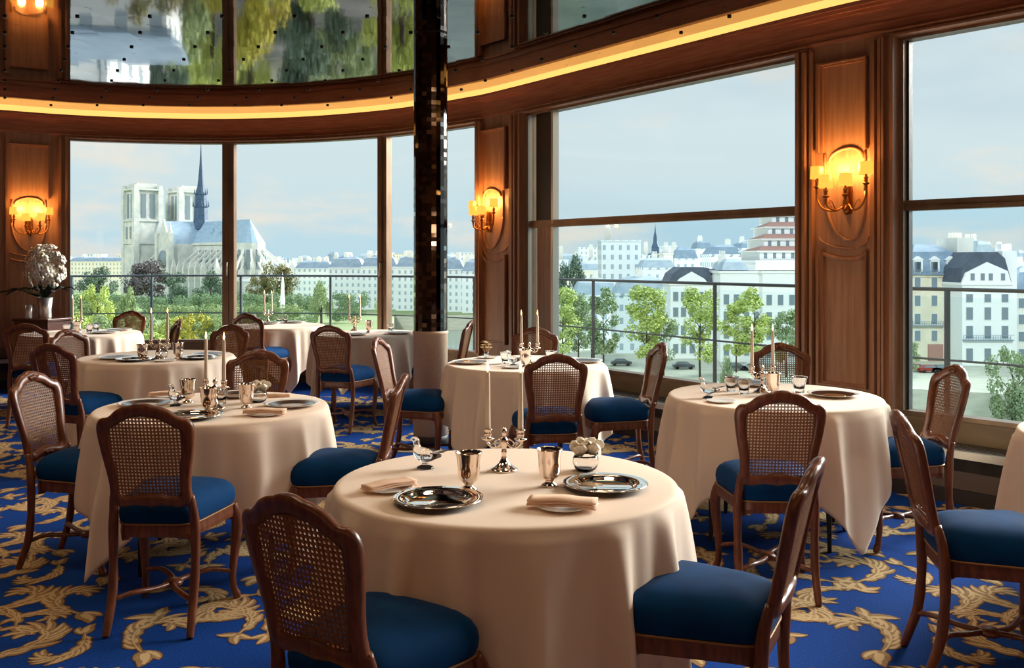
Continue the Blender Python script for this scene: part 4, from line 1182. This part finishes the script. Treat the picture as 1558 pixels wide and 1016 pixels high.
# church with spire
def church(px, ytip, ybase, Y, lab):
    p = at(px, ybase, Y); t = empty('church_tower', (p.x, p.y, GZ)); h0 = p.z-GZ; ht = (ybase-ytip)/F*Y; s = Y/F
    mb = MB(); mb.box(-5*s, 5*s, -5*s, 5*s, 0, h0+ht*.25); mb.box(-9*s, 14*s, -6*s, 6*s, 0, h0+ht*.05); mb.build('tower', E['spire'], t)
    mb = MB(); mb.lathe([(6*s,h0+ht*.25),(5*s,h0+ht*.30),(3.2*s,h0+ht*.42),(2.8*s,h0+ht*.58),(1.2*s,h0+ht*.75),(0,h0+ht)], 8, smooth=False); mb.build('spire', E['spire'], t)
    tag(t, lab, 'church')
church(997, 340, 388, 520, 'dark slender church spire on the skyline in the second window')
# skyline fillers
def skyline(pa, pb, Y, ylo, yhi, wlo, whi, lab, group, seed, mats=('f1','f2','f3')):
    r = random.Random(seed); px = pa
    while px < pb:
        w = r.uniform(wlo, whi); y = r.uniform(ylo, yhi)
        building(px, px+w, y, Y+r.uniform(-8, 8), 12, E[r.choice(mats)], E[r.choice(('slate','slate2','slate2'))], lab, group, roof=r.choice(('hip','hip','flat')), rh=Y*.010, chim=1 if Y < 500 else 0, rnd=r)
        px += w*r.uniform(1.06, 1.2)
skyline(842, 1160, 620, 372, 386, 16, 34, 'hazy distant block on the skyline of the second window', 'distant blocks in the second window', 2)
skyline(842, 1110, 440, 386, 402, 18, 36, 'mid-distance pale block among the roofs of the second window', 'middle-distance blocks in the second window', 3)
skyline(846, 930, 900, 384, 392, 12, 20, 'tiny far block low on the horizon at the left of the second window', 'tiny horizon blocks in the second window', 4)
skyline(395, 735, 900, 383, 393, 16, 34, 'tiny far block on the horizon behind the riverside rows', 'tiny horizon blocks in the first window', 5)
skyline(500, 735, 640, 379, 390, 22, 40, 'distant pale block with grey roof on the horizon beside the column', 'horizon blocks near the column', 6)
skyline(80, 200, 760, 386, 394, 18, 34, 'distant block on the horizon left of the cathedral', 'horizon blocks left of the cathedral', 7)
skyline(1375, 1600, 520, 384, 392, 18, 34, 'distant block behind the roofs of the right window', 'distant blocks in the right window', 8)
# long riverside rows in the first window
for i, (a, b, y, Y, rh) in enumerate(((104,196,391,660,3),(396,450,400,600,3),(448,505,396,470,4),(500,552,390,430,5),(550,604,388,420,5),(602,662,388,410,5),(660,705,391,400,5),(703,750,394,392,5))):
    building(a, b, y, Y, 14, E['f2'] if i == 0 else E['f1'], E['slate'], ['long cream palace-like block left of the cathedral','low pale block right of the cathedral','pale block above the round green bush','riverside row house left of the right mullion','riverside row house behind the right mullion','riverside row house left of the mirrored column','riverside row house right of the mirrored column','last riverside row house before the wood pier'][i], rh=rh, chim=5, rnd=random.Random(i+40))

# ---- cathedral
def cathedral():
    ax = Vector((.709,-.705,0)); root = at(267, 396, 560)
    ang = atan2(-.705, .709)
    t = empty('cathedral', (root.x, root.y, GZ), ang)       # local x runs from the west front to the apse, y is to the north side (away)
    S, LR = E['stoneN'], E['lead']; RZ = 43.0; EZ = 30.5; NW = 8.0; LEN = 96
    def dark(mb_, nm, par): mb_.build(nm, E['win'], par)
    # towers
    for sy in (-13.5, 13.5):
        tw = MB(); tw.box(-22, -6, sy-8, sy+8, 0, 44); tw.box(-21.3, -6.7, sy-7.3, sy+7.3, 44, 63)
        for a in (-21.3, -6.7):
            for b in (-7.3, 7.3): tw.box(a-1.5, a+1.5, sy+b-1.5, sy+b+1.5, 0, 62); tw.box(a-1.1, a+1.1, sy+b-1.1, sy+b+1.1, 62, 65)
        for z in (31, 44, 62): tw.box(-22.6, -5.4, sy-8.6, sy+8.6, z, z+1.0)
        tw.box(-20, -8, sy-6, sy+6, 63, 66)
        o = tw.build('tower', S, t)
        for k in (-2.6, 2.6):
            w = MB(); w.box(-14+k-1.3, -14+k+1.3, sy-7.6, sy+7.6, 46, 60); w.box(-21.6, -6.4, sy+k-1.3, sy+k+1.3, 46, 60); dark(w, 'belfry_opening', o)
            w = MB(); w.box(-14+k-1, -14+k+1, sy-8.3, sy+8.3, 34, 41); dark(w, 'belfry_opening', o)
    # nave, transept, choir
    def roofprism(x0, x1, hw, ez, rz, apex0=0, apex1=0):
        mb = MB(); mb.add([(x0,-hw,ez),(x0,hw,ez),(x0+apex0,0,rz),(x1,-hw,ez),(x1,hw,ez),(x1-apex1,0,rz)], [(0,2,1),(3,4,5),(0,3,5,2),(1,2,5,4),(0,1,4,3)]); return mb
    mb = MB(); mb.box(-6, 84, -NW, NW, 0, EZ); mb.lathe([(NW,0),(NW,EZ)], 16, (84,0,0), smooth=False)
    mb.box(-6, 84, -NW-.6, NW+.6, EZ-.8, EZ+.6)
    body = mb.build('nave', S, t)
    roofprism(-6, 84, NW, EZ, RZ).build('nave_roof', LR, t)
    mb = MB(); mb.lathe([(NW,EZ),(0,RZ)], 16, (84,0,0), smooth=False); mb.build('apse_roof', LR, t)
    mb = MB(); mb.box(-6, 82, -20, 20, 0, 11); mb.lathe([(20,0),(20,11),(14,14)], 24, (82,0,0), smooth=False); mb.build('aisles', S, t)
    # transept
    mb = MB(); mb.box(24, 38, -22, 22, 0, EZ)
    mb.add([(24,-22,EZ),(38,-22,EZ),(31,-22,RZ+1),(24,-21,EZ),(38,-21,EZ),(31,-21,RZ+1)], [(0,1,2),(3,5,4),(0,2,5,3),(1,4,5,2),(0,3,4,1)])
    for a in (24, 38): mb.box(a-1.4, a+1.4, -23, -20, 0, EZ+6); mb.lathe([(1.4,EZ+6),(0,EZ+12)], 6, (a,-21.5,0), smooth=False)
    tr = mb.build('transept', S, t)
    mb = MB(); mb.add([(24,-21,EZ),(38,-21,EZ),(31,-21,RZ),(24,21,EZ),(38,21,EZ),(31,21,RZ)], [(0,1,2),(3,5,4),(0,2,5,3),(1,4,5,2),(0,3,4,1)]); mb.build('transept_roof', LR, t)
    mb = MB(); mb.lathe([(0,-.3),(5,-.3),(5,.0),(0,.0)], 24); 
    for i, v in enumerate(mb.v): mb.v[i] = (31+v[0], -22.2+v[2], 22+v[1])
    mb.build('rose_window', E['win'], tr)
    # upper windows down the south side and round the apse
    for k in range(13):
        x = 0+k*6.6
        if 22 < x < 40: continue
        mb = MB(); mb.box(x-1.1, x+1.1, -NW-.35, NW+.35, 17, 27); mb.lathe([(1.1,0),(0,0)], 8, (x,0,27)); mb.build('clerestory_window', E['win'], body)
    for k in range(5):
        a = -pi/2+pi*(k+.5)/5; mb = MB(); M4 = Matrix.Translation((84,0,0)) @ Matrix.Rotation(a, 4, 'Z'); mb.box(NW-.3, NW+.3, -1.0, 1.0, 17, 27, M=M4); mb.build('clerestory_window', E['win'], body)
    # flying buttresses
    def buttress(M4):
        mb = MB(); n = 8
        for (r0, z0, r1, z1, th) in ((NW, 27.5, 21, 16, 1.0), (NW, 21, 15, 14, .8)):
            vs = []
            for i in range(n+1):
                q = i/n; x = r0+(r1-r0)*q; z = z0+(z1-z0)*q
                vs += [M4 @ Vector((x,-.5,z)), M4 @ Vector((x,.5,z)), M4 @ Vector((x,.5,z-th-1.8*abs(q-.45)**1.5*3)), M4 @ Vector((x,-.5,z-th-1.8*abs(q-.45)**1.5*3))]
            mb.add(vs, [(4*i+j, 4*i+4+j, 4*i+4+(j+1) % 4, 4*i+(j+1) % 4) for i in range(n) for j in range(4)])
        mb.box(20.2, 23.2, -.8, .8, 0, 18, M=M4); 
        p = [M4 @ Vector(q) for q in ((20.4,-.7,18),(23,-.7,18),(23,.7,18),(20.4,.7,18),(21.7,0,23))]; mb.add(p, [(0,1,4),(1,2,4),(2,3,4),(3,0,4)])
        mb.build('flying_buttress', S, t)
    for k in range(13):
        x = 0+k*6.6-3.3
        if 20 < x < 42: continue
        for s in (1, -1): buttress(Matrix.Translation((x,0,0)) @ Matrix.Rotation(s*pi/2, 4, 'Z'))
    for k in range(7):
        a = -pi/2+pi*(k+.5)/7; buttress(Matrix.Translation((84,0,0)) @ Matrix.Rotation(a, 4, 'Z'))
    # spire
    mb = MB(); mb.lathe([(5.5,RZ-4),(4.2,RZ+1),(3.8,RZ+8),(4.2,RZ+8.5),(3.4,RZ+9),(3.2,RZ+15),(3.6,RZ+15.5),(2.4,RZ+17),(1.5,RZ+25),(.8,RZ+33),(.15,RZ+44),(0,RZ+46)], 8, (31,0,0), smooth=False)
    for k in range(8):
        a = k*pi/4+pi/8
        for (r, z, hgt) in ((4.2, RZ+8.5, 4), (3.4, RZ+15.5, 4)): mb.lathe([(.45,0),(0,hgt)], 5, (31+r*cos(a), r*sin(a), z), smooth=False)
    mb.build('spire', E['spire'], t)
    for (x, y) in ((10,-3.2),(52,-3.2),(62,-3.2),(72,-3.2)):
        mb = MB(); mb.lathe([(1.0,0),(1.0,1.6),(0,4)], 6, (x, y-1, EZ+5), smooth=False); mb.build('roof_dormer', LR, t)
    tag(t, 'gothic cathedral with two square towers, thin dark spire and flying buttresses', 'cathedral')
cathedral()
church(385, 368, 400, 640, 'distant domed tower on the skyline just right of the cathedral apse')

# ---- trees : leaf clusters on branching trunks, shared crowns
def crown_mesh(seed, n, kind):
    r = random.Random(seed); mb = MB(); V = []; Fs = []
    cl = []
    for k in range(26 if kind != 'hedge' else 40):
        if kind == 'slender':
            z = r.uniform(.28,.97); w = .17*(sin(pi*min(1,(z-.18)/.85))**.7+.1); a = r.uniform(0, 2*pi); q = r.random()**.5
            cl.append((w*q*cos(a), w*q*sin(a), z, r.uniform(.05,.10)))
        elif kind == 'round':
            a = r.uniform(0, 2*pi); z = r.uniform(.22,.92); w = .42*sqrt(max(.04, 1-((z-.55)/.46)**2)); q = r.random()**.4
            cl.append((w*q*cos(a), w*q*sin(a), z, r.uniform(.10,.17)))
        else:
            cl.append((r.uniform(-.47,.47), r.uniform(-.4,.4), r.uniform(.15,.9), r.uniform(.10,.16)))
    for k in range(n):
        c = r.choice(cl); d = Vector((r.gauss(0,1), r.gauss(0,1), r.gauss(0,1))).normalized()*c[3]*r.uniform(.55,1.05)
        p = Vector(c[:3])+d*(1 if kind != 'slender' else 1); s = r.uniform(.010,.020) if kind == 'slender' else r.uniform(.014,.028)
        a = Vector((r.gauss(0,1), r.gauss(0,1), r.gauss(0,1))).normalized(); b = a.cross(d+Vector((.01,.02,.03))).normalized()
        o = len(V); V += [p-a*s, p-b*s*.7, p+a*s, p+b*s*.7]; Fs.append((o, o+1, o+2, o+3))
    me = bpy.data.meshes.new('crown'); me.from_pydata([tuple(v) for v in V], [], Fs); me.update(); return me
CM = {('slender', i): crown_mesh(i, 3400, 'slender') for i in range(3)}
CM.update({('round', i): crown_mesh(10+i, 5000, 'round') for i in range(3)})
CM.update({('hedge', i): crown_mesh(20+i, 6500, 'hedge') for i in range(2)})
CMM = {}
def cmesh(kind, v, m):
    k = (kind, v, m)
    if k not in CMM:
        me = CM[(kind, v)].copy(); me.materials.append(E[m]); CMM[k] = me
    return CMM[k]
TM = {}
def trunk_mesh(kind):
    if kind in TM: return TM[kind]
    r = random.Random(3); mb = MB(); top = .85 if kind == 'slender' else .6
    mb.tube([(0,0,0),(.004,0,.3),(-.004,0,.6),(0,0,top)], [.016,.012,.008,.002] if kind == 'slender' else [.04,.03,.02,.008], 7)
    for k in range(8):
        z = .28+k*.06; a = k*2.4; l = .12 if kind == 'slender' else .26
        mb.tube([(0,0,z), (cos(a)*l*.6, sin(a)*l*.6, z+l*.6), (cos(a)*l, sin(a)*l, z+l*1.2)], [.006,.004,.001], 5)
    TM[kind] = mb.mesh('trunk', E['trunk']); return TM[kind]
tcount = [0]
def tree(px, ytop, ybot, wpx, Y, m, lab, kind='round', group=None, base=None, cat='tree'):
    """top and bottom rows give the height at distance Y"""
    tcount[0] += 1; x = (px-CX)/F*Y; zt = CZ-(ytop-HY)/F*Y; zb = CZ-(ybot-HY)/F*Y if base is None else base
    h = zt-zb; w = wpx/F*Y
    name = {'round':'broadleaf_tree','slender':'slender_tree','hedge':'hedge'}[kind]
    if cat == 'bush': name = 'bush'
    t = empty(name, (x, Y, zb), tcount[0]*1.3 if kind != 'hedge' else 0)
    c = bpy.data.objects.new('foliage', cmesh(kind, tcount[0] % (2 if kind == 'hedge' else 3), m)); col.objects.link(c); c.parent = t
    uw = {'round':.95,'slender':.40,'hedge':1.1}[kind]
    c.scale = (w/uw, w/uw if kind != 'hedge' else 7, h)
    if kind != 'hedge':
        k = bpy.data.objects.new('trunk', trunk_mesh(kind)); col.objects.link(k); k.parent = t; k.scale = (h*.8, h*.8, h)
    tag(t, lab, 'hedge' if kind == 'hedge' else cat, group); return t
# window 1
tree(148,408,452,56,430,'ldg','dark green round tree left of the plum-coloured tree before the cathedral',base=GZ)
tree(228,398,450,82,400,'lbr','broad plum-brown tree in front of the cathedral towers',base=GZ)
tree(262,412,450,50,396,'ldg','dark tree right of the plum-brown tree by the cathedral',base=GZ)
tree(320,414,448,52,392,'ldg','small dark green tree below the flying buttresses',base=GZ)
tree(422,402,448,58,380,'lol','olive-brown tree just right of the left mullion',base=GZ)
tree(395,416,450,40,386,'lol','smaller olive tree close beside the left mullion',base=GZ)
for i, (a, b, y, Y) in enumerate(((104,200,446,330),(196,290,449,322),(286,345,446,318),(356,430,444,316),(428,486,447,312),(500,566,444,330),(120,210,458,270),(225,345,462,262),(360,470,462,262))):
    tree((a+b)/2, y, 0, b-a, Y, 'lh' if i < 6 else 'lg', ['clipped hedge stretch at the left edge of the first window','clipped hedge stretch under the plum tree','clipped hedge stretch under the cathedral apse','clipped hedge stretch right of the left mullion','clipped hedge stretch under the olive tree','dark hedge stretch right of the round green bush','lower shrub bank behind the far left candles','lower shrub bank above the yellow bushes','lower shrub bank behind the candles of the mullion table'][i], 'hedge', base=GZ)
tree(489,429,470,38,300,'lg','round green bush standing above the hedge between the mullions',base=GZ)
tree(584,444,480,26,300,'lyg','small yellow-green bush seen beside the right mullion',base=GZ)
tree(148,432,480,52,255,'lyg','round yellow-green tree behind the far left candles',base=GZ)
tree(192,440,500,34,240,'lg','slim fresh green tree beside the yellow-green one',base=GZ)
tree(112,448,500,44,250,'lg','green tree at the very left of the first window',base=GZ)
for i, (px, y, w, Y, m) in enumerate(((120,474,70,212,'lyg'),(165,480,60,206,'lg'),(222,484,66,200,'lg'),(292,474,66,196,'ly'),(250,488,56,196,'lyg'),(328,482,60,200,'lg'),(372,500,60,196,'lol'),(160,500,70,180,'lg'),(225,505,66,178,'lyg'),(280,506,60,176,'ly'),(330,510,60,176,'lg'))):
    tree(px, y, 0, w, Y, m, ['yellow-green bush low behind the far left table','green bush right of the far left candles','green bush behind the honey cane chair','bright yellow bush right of the left back candles','yellowish bush between chair and yellow bush','pale green bush beside the left mullion','olive bush low behind the mullion table','leafy green bush low behind the far left table','lime bush low behind the left back candles','yellow bush lowest under the bright one','green bush lowest beside the mullion'][i], 'round', base=GZ, cat='bush')
# bollard-like fountain
mb = MB(); p = at(430, 455, 300); mb.lathe([(1.2,0),(1.0,4),(1.4,5),(.8,6),(.5,14),(0,18)], 10, (p.x, p.y, GZ)); tag(mb.build('stone_monument', E['white']), 'small white stone monument among the hedges right of the left mullion', 'monument')
# window 2 riverside trees
for i, (px, yt, w, Y, m) in enumerate(((856,438,50,182,'lyg'),(880,446,44,190,'lg'),(918,440,50,180,'lg'),(984,436,66,172,'lyg'),(1065,436,58,166,'lyg'),(1148,440,62,180,'lyg'),(1120,462,46,184,'lyg'),(1196,470,46,176,'lg'),(900,452,40,200,'lg'),(1386,520,26,172,'lg'),(1010,470,40,176,'lg'))):
    tree(px, yt, 0, w, Y, m, ['yellow-green quay tree at the left edge of the second window','green quay tree second from the left in the second window','slender green quay tree right of the balustrade post','large yellow-green quay tree in the middle of the second window','yellow-green quay tree beside the second balustrade post','yellow-green quay tree above the right table candles','smaller lime quay tree left of the candles','thin green quay tree next to the right pier','pale green quay tree set further back behind the post','green quay tree at the left edge of the right window','small green quay tree overlapping the large middle one'][i], 'slender', base=GZ)
tree(866,392,440,54,290,'ldg','dark green round tree above the quay trees at the second window left',base=GZ)
tree(1107,542,566,22,165,'lg','tiny sapling on the quay wall below the second window',base=-24.5)
tree(1543,528,640,84,142,'lg','leafy green tree at the lower right corner of the right window',base=-24.6)
for i, px in enumerate((1640,1760,1900)): tree(px,500,0,70,140,'lg','green riverside tree beyond the right edge of the photo',base=-24.6,group='riverside trees beyond the frame')
# trees on the near bank below the terrace: seen in the mirror ceiling
r = random.Random(77); kk = 0
labs = 'tree on the near bank below the terrace, seen only in the mirrored ceiling'
NB = []
for i in range(400):
    Y = r.uniform(64,122); px = r.uniform(225, 700); x = (px-CX)/F*Y
    if x > -9 or len(NB) > 30 or any((x-a)**2+(Y-b)**2 < 64 for a, b in NB): continue
    NB.append((x, Y))
    tree(px, 0, 0, r.uniform(6.5,8)/Y*F, Y, r.choice(('lyg','lg','ly','lol','lg','ldg')), labs, 'round', 'near bank trees seen in the mirrored ceiling', base=GZ).children
for o in list(bpy.data.objects):
    if o.get('group') == 'near bank trees seen in the mirrored ceiling':
        h = r.uniform(7.5,11.5)
        for c in o.children: c.scale = (c.scale.x, c.scale.y, h) if c.name.startswith('foliage') else (h, h, h)
for i, (px, Y, w, h) in enumerate(((100,90,12,10),(178,76,9,8),(150,112,16,11),(60,108,14,7),(10,84,12,10))):
    x = (px-CX)/F*Y; t = empty('low_building', (x, Y, GZ), .2*i); mb = MB(); mb.box(-w/2, w/2, -5, 5, 0, h); mb.build('walls', E['f1'], t)
    mb = MB(); mb.box(-w/2-.3, w/2+.3, -5.3, 5.3, h, h+.5); mb.build('roof', E['slate'], t)
    tag(t, 'grey-roofed low building on the near bank, seen only in the mirrored ceiling', 'building', 'near bank buildings seen in the mirrored ceiling')
# cars on the quay
CMAT = [mat('car_red', (150,50,45), .3), mat('car_grey', (90,96,104), .3), mat('car_white', (225,225,225), .3)]
def car(px, Y, m, lab, i):
    x = (px-CX)/F*Y; t = empty('parked_car', (x, Y, GZ))
    mb = MB(); mb.prism([(-2.1,.35),(2.1,.35),(2.1,.85),(1.3,1.0),(.7,1.45),(-1.0,1.45),(-1.7,.95),(-2.1,.9)], -.85, .85, M=MM); mb.build('body', CMAT[m], t)
    mb = MB(); mb.prism([(1.1,1.02),(.62,1.38),(-.92,1.38),(-1.45,1.0)], -.87, .87, M=MM); mb.build('glazing', E['win'], t)
    for a in (-1.35, 1.35):
        for b in (-.8, .8):
            mb = MB(); mb.lathe([(0,-.1),(.33,-.1),(.33,.1),(0,.1)], 14)
            mb.v = [(a+v[0], b+v[2], .33+v[1]) for v in mb.v]; mb.build('wheel', M['black'], t)
    tag(t, lab, 'car', 'cars parked along the quay')
for i, (px, Y, m, lab) in enumerate(((1392,186,0,'red car parked on the quay at the left of the right window'),(1414,184,0,'second red car parked on the quay under the cream house'),(1432,184,1,'grey car parked on the quay by the balustrade post'),
    (1040,190,1,'grey car on the quay between the middle trees'),(1118,188,1,'dark car on the quay under the lime tree'),(1145,188,2,'white car on the quay behind the right table candles'),(945,196,1,'dark car on the quay left of the middle tree'))):
    car(px, Y, m, lab, i)
# bridge over the river
bx0, bx1 = (636-CX)/F*430, (800-CX)/F*430
t = empty('stone_bridge', (bx0, 430, -26.5)); mb = MB(); L_ = bx1-bx0
mb.box(-6, L_+10, -6, 6, 5.2, 7.0); mb.box(-6, L_+10, -6.3, -5.9, 7, 8); mb.build('deck', E['quay'], t)
for k in range(4): mb = MB(); mb.box(L_*k/3-1.5, L_*k/3+1.5, -7, 7, 0, 5.2); mb.build('pier', E['quay'], t)
tag(t, 'pale stone bridge far off over the river beside the mirrored column', 'bridge')
# ---------------------------------------------------------------- sky, light, camera
w = bpy.data.worlds.new('sky'); scene.world = w; w.use_nodes = True
nt = w.node_tree; N = nt.nodes; L = nt.links; bg = N['Background']
tc = N.new('ShaderNodeTexCoord'); sp = N.new('ShaderNodeSeparateXYZ'); L.new(tc.outputs['Generated'], sp.inputs[0])
rp = N.new('ShaderNodeValToRGB'); L.new(sp.outputs[2], rp.inputs[0]); cr_ = rp.color_ramp
cr_.elements[0].position = 0; cr_.elements[0].color = lin((186,214,226)); cr_.elements[1].position = 1; cr_.elements[1].color = lin((190,212,226))
for p, c in ((.03,(190,216,226)),(.09,(206,222,226)),(.20,(212,226,230)),(.4,(214,228,234))):
    e = cr_.elements.new(p); e.color = lin(c)
mp = N.new('ShaderNodeMapping'); mp.inputs['Scale'].default_value = (3.2,3.2,11); mp.inputs['Location'].default_value = (1.3,.4,2.1); L.new(tc.outputs['Generated'], mp.inputs['Vector'])
nz = N.new('ShaderNodeTexNoise'); nz.inputs['Scale'].default_value = 1.3; nz.inputs['Detail'].default_value = 7; nz.inputs['Roughness'].default_value = .55; L.new(mp.outputs[0], nz.inputs['Vector'])
mr = N.new('ShaderNodeMapRange'); mr.inputs['From Min'].default_value = .50; mr.inputs['From Max'].default_value = .72; mr.interpolation_type = 'SMOOTHSTEP'; L.new(nz.outputs['Fac'], mr.inputs['Value'])
mx = N.new('ShaderNodeMix'); mx.data_type = 'RGBA'; L.new(mr.outputs[0], mx.inputs['Factor']); L.new(rp.outputs[0], mx.inputs['A']); mx.inputs['B'].default_value = lin((240,226,210))
nz2 = N.new('ShaderNodeTexNoise'); nz2.inputs['Scale'].default_value = .8; nz2.inputs['Detail'].default_value = 5; L.new(mp.outputs[0], nz2.inputs['Vector'])
mr2 = N.new('ShaderNodeMapRange'); mr2.inputs['From Min'].default_value = .5; mr2.inputs['From Max'].default_value = .7; mr2.inputs['To Max'].default_value = .6; L.new(nz2.outputs['Fac'], mr2.inputs['Value'])
mx2 = N.new('ShaderNodeMix'); mx2.data_type = 'RGBA'; L.new(mr2.outputs[0], mx2.inputs['Factor']); L.new(mx.outputs['Result'], mx2.inputs['A']); mx2.inputs['B'].default_value = lin((184,204,214))
L.new(mx2.outputs['Result'], bg.inputs['Color']); bg.inputs['Strength'].default_value = 1.1

def sun(name, frm, strength, ang, colr=(1,1,1)):
    l = bpy.data.lights.new(name, 'SUN'); l.energy = strength; l.angle = R(ang); l.color = colr
    o = bpy.data.objects.new(name, l); col.objects.link(o)
    o.rotation_euler = (-Vector(frm)).to_track_quat('-Z', 'Y').to_euler(); o.location = (0,0,30)
sun('evening_sun', (-.35,-1,.75), 1.9, 8, (1,.97,.93))
sun('bright_cloud', (.95,.62,.52), 11.5, 36, (1,.955,.89))  # second sun, added to fill the room with daylight through the windows

# ceiling downlights added as warm fill, out of the camera's view
def fill_downlight(x, y, e, colr=(1,.74,.48)):
    t = empty('ceiling_spot', (x, y, CEIL)); mb = MB(); mb.lathe([(.05,0),(.075,-.002),(.078,-.012),(.05,-.014)], 24); mb.build('rim', M['brass'], t)
    mb = MB(); mb.lathe([(0,-.006),(.05,-.006)], 24); mb.build('lens', M['flame'], t)
    tag(t, 'small brass ceiling spotlight behind the camera', 'light', 'added fill spotlights')
    l = bpy.data.lights.new('spot', 'SPOT'); l.energy = e*.72; l.color = colr; l.spot_size = R(120); l.spot_blend = .8; l.shadow_soft_size = .25
    o = bpy.data.objects.new('spot', l); col.objects.link(o); o.location = (x, y, CEIL-.05)
for x, y, e in ((-4.5,-1.5,50),(-1.5,-1.5,50),(1.5,-1.5,50),(4,-1.5,50),(-3.6,1.6,60),(-.9,2.6,70),(1.6,2.6,70),(3.9,2.0,60),(-5.2,4.2,110),(-2.4,4.2,90),(.2,4.2,90),(2.4,4.4,80),(-5.0,6.5,190),(-2.2,6.3,90),(.6,6.2,90)): fill_downlight(x, y, e)
# unseen sconces added on the rear wall to throw warm fill forward
for i, x in enumerate((-6.5,-3.5,-.5,2.5,5.0)):
    o = inst(SC, (x, -3.46, 1.9), pi, 1.0, 'added gilt fill sconce on the unseen rear wall behind the camera', 'added rear fill sconces', 'lamp')
    l = bpy.data.lights.new('sconce_light', 'POINT'); l.energy = 22; l.color = (1,.66,.38); l.shadow_soft_size = .25
    lo = bpy.data.objects.new('sconce_light', l); col.objects.link(lo); lo.location = (x, -3.1, 2.1)

cam = bpy.data.cameras.new('camera'); co = bpy.data.objects.new('camera', cam); col.objects.link(co)
co.location = (0,0,CZ); co.rotation_euler = (pi/2,0,0)
cam.sensor_width = 36; cam.lens = F/1558*36; cam.shift_y = (HY-508)/1558; cam.clip_end = 6000; cam.clip_start = .05
scene.camera = co
vs_ = scene.view_settings; vs_.view_transform = 'Standard'; vs_.look = 'None'; vs_.exposure = 0; vs_.gamma = 1; vs_.use_curve_mapping = False
scene.cycles.max_bounces = 8; scene.cycles.transparent_max_bounces = 16; scene.cycles.diffuse_bounces = 4; scene.cycles.glossy_bounces = 4
scene.cycles.sample_clamp_indirect = 4; scene.cycles.caustics_refractive = False; scene.cycles.caustics_reflective = False
scene.cycles.use_denoising = True
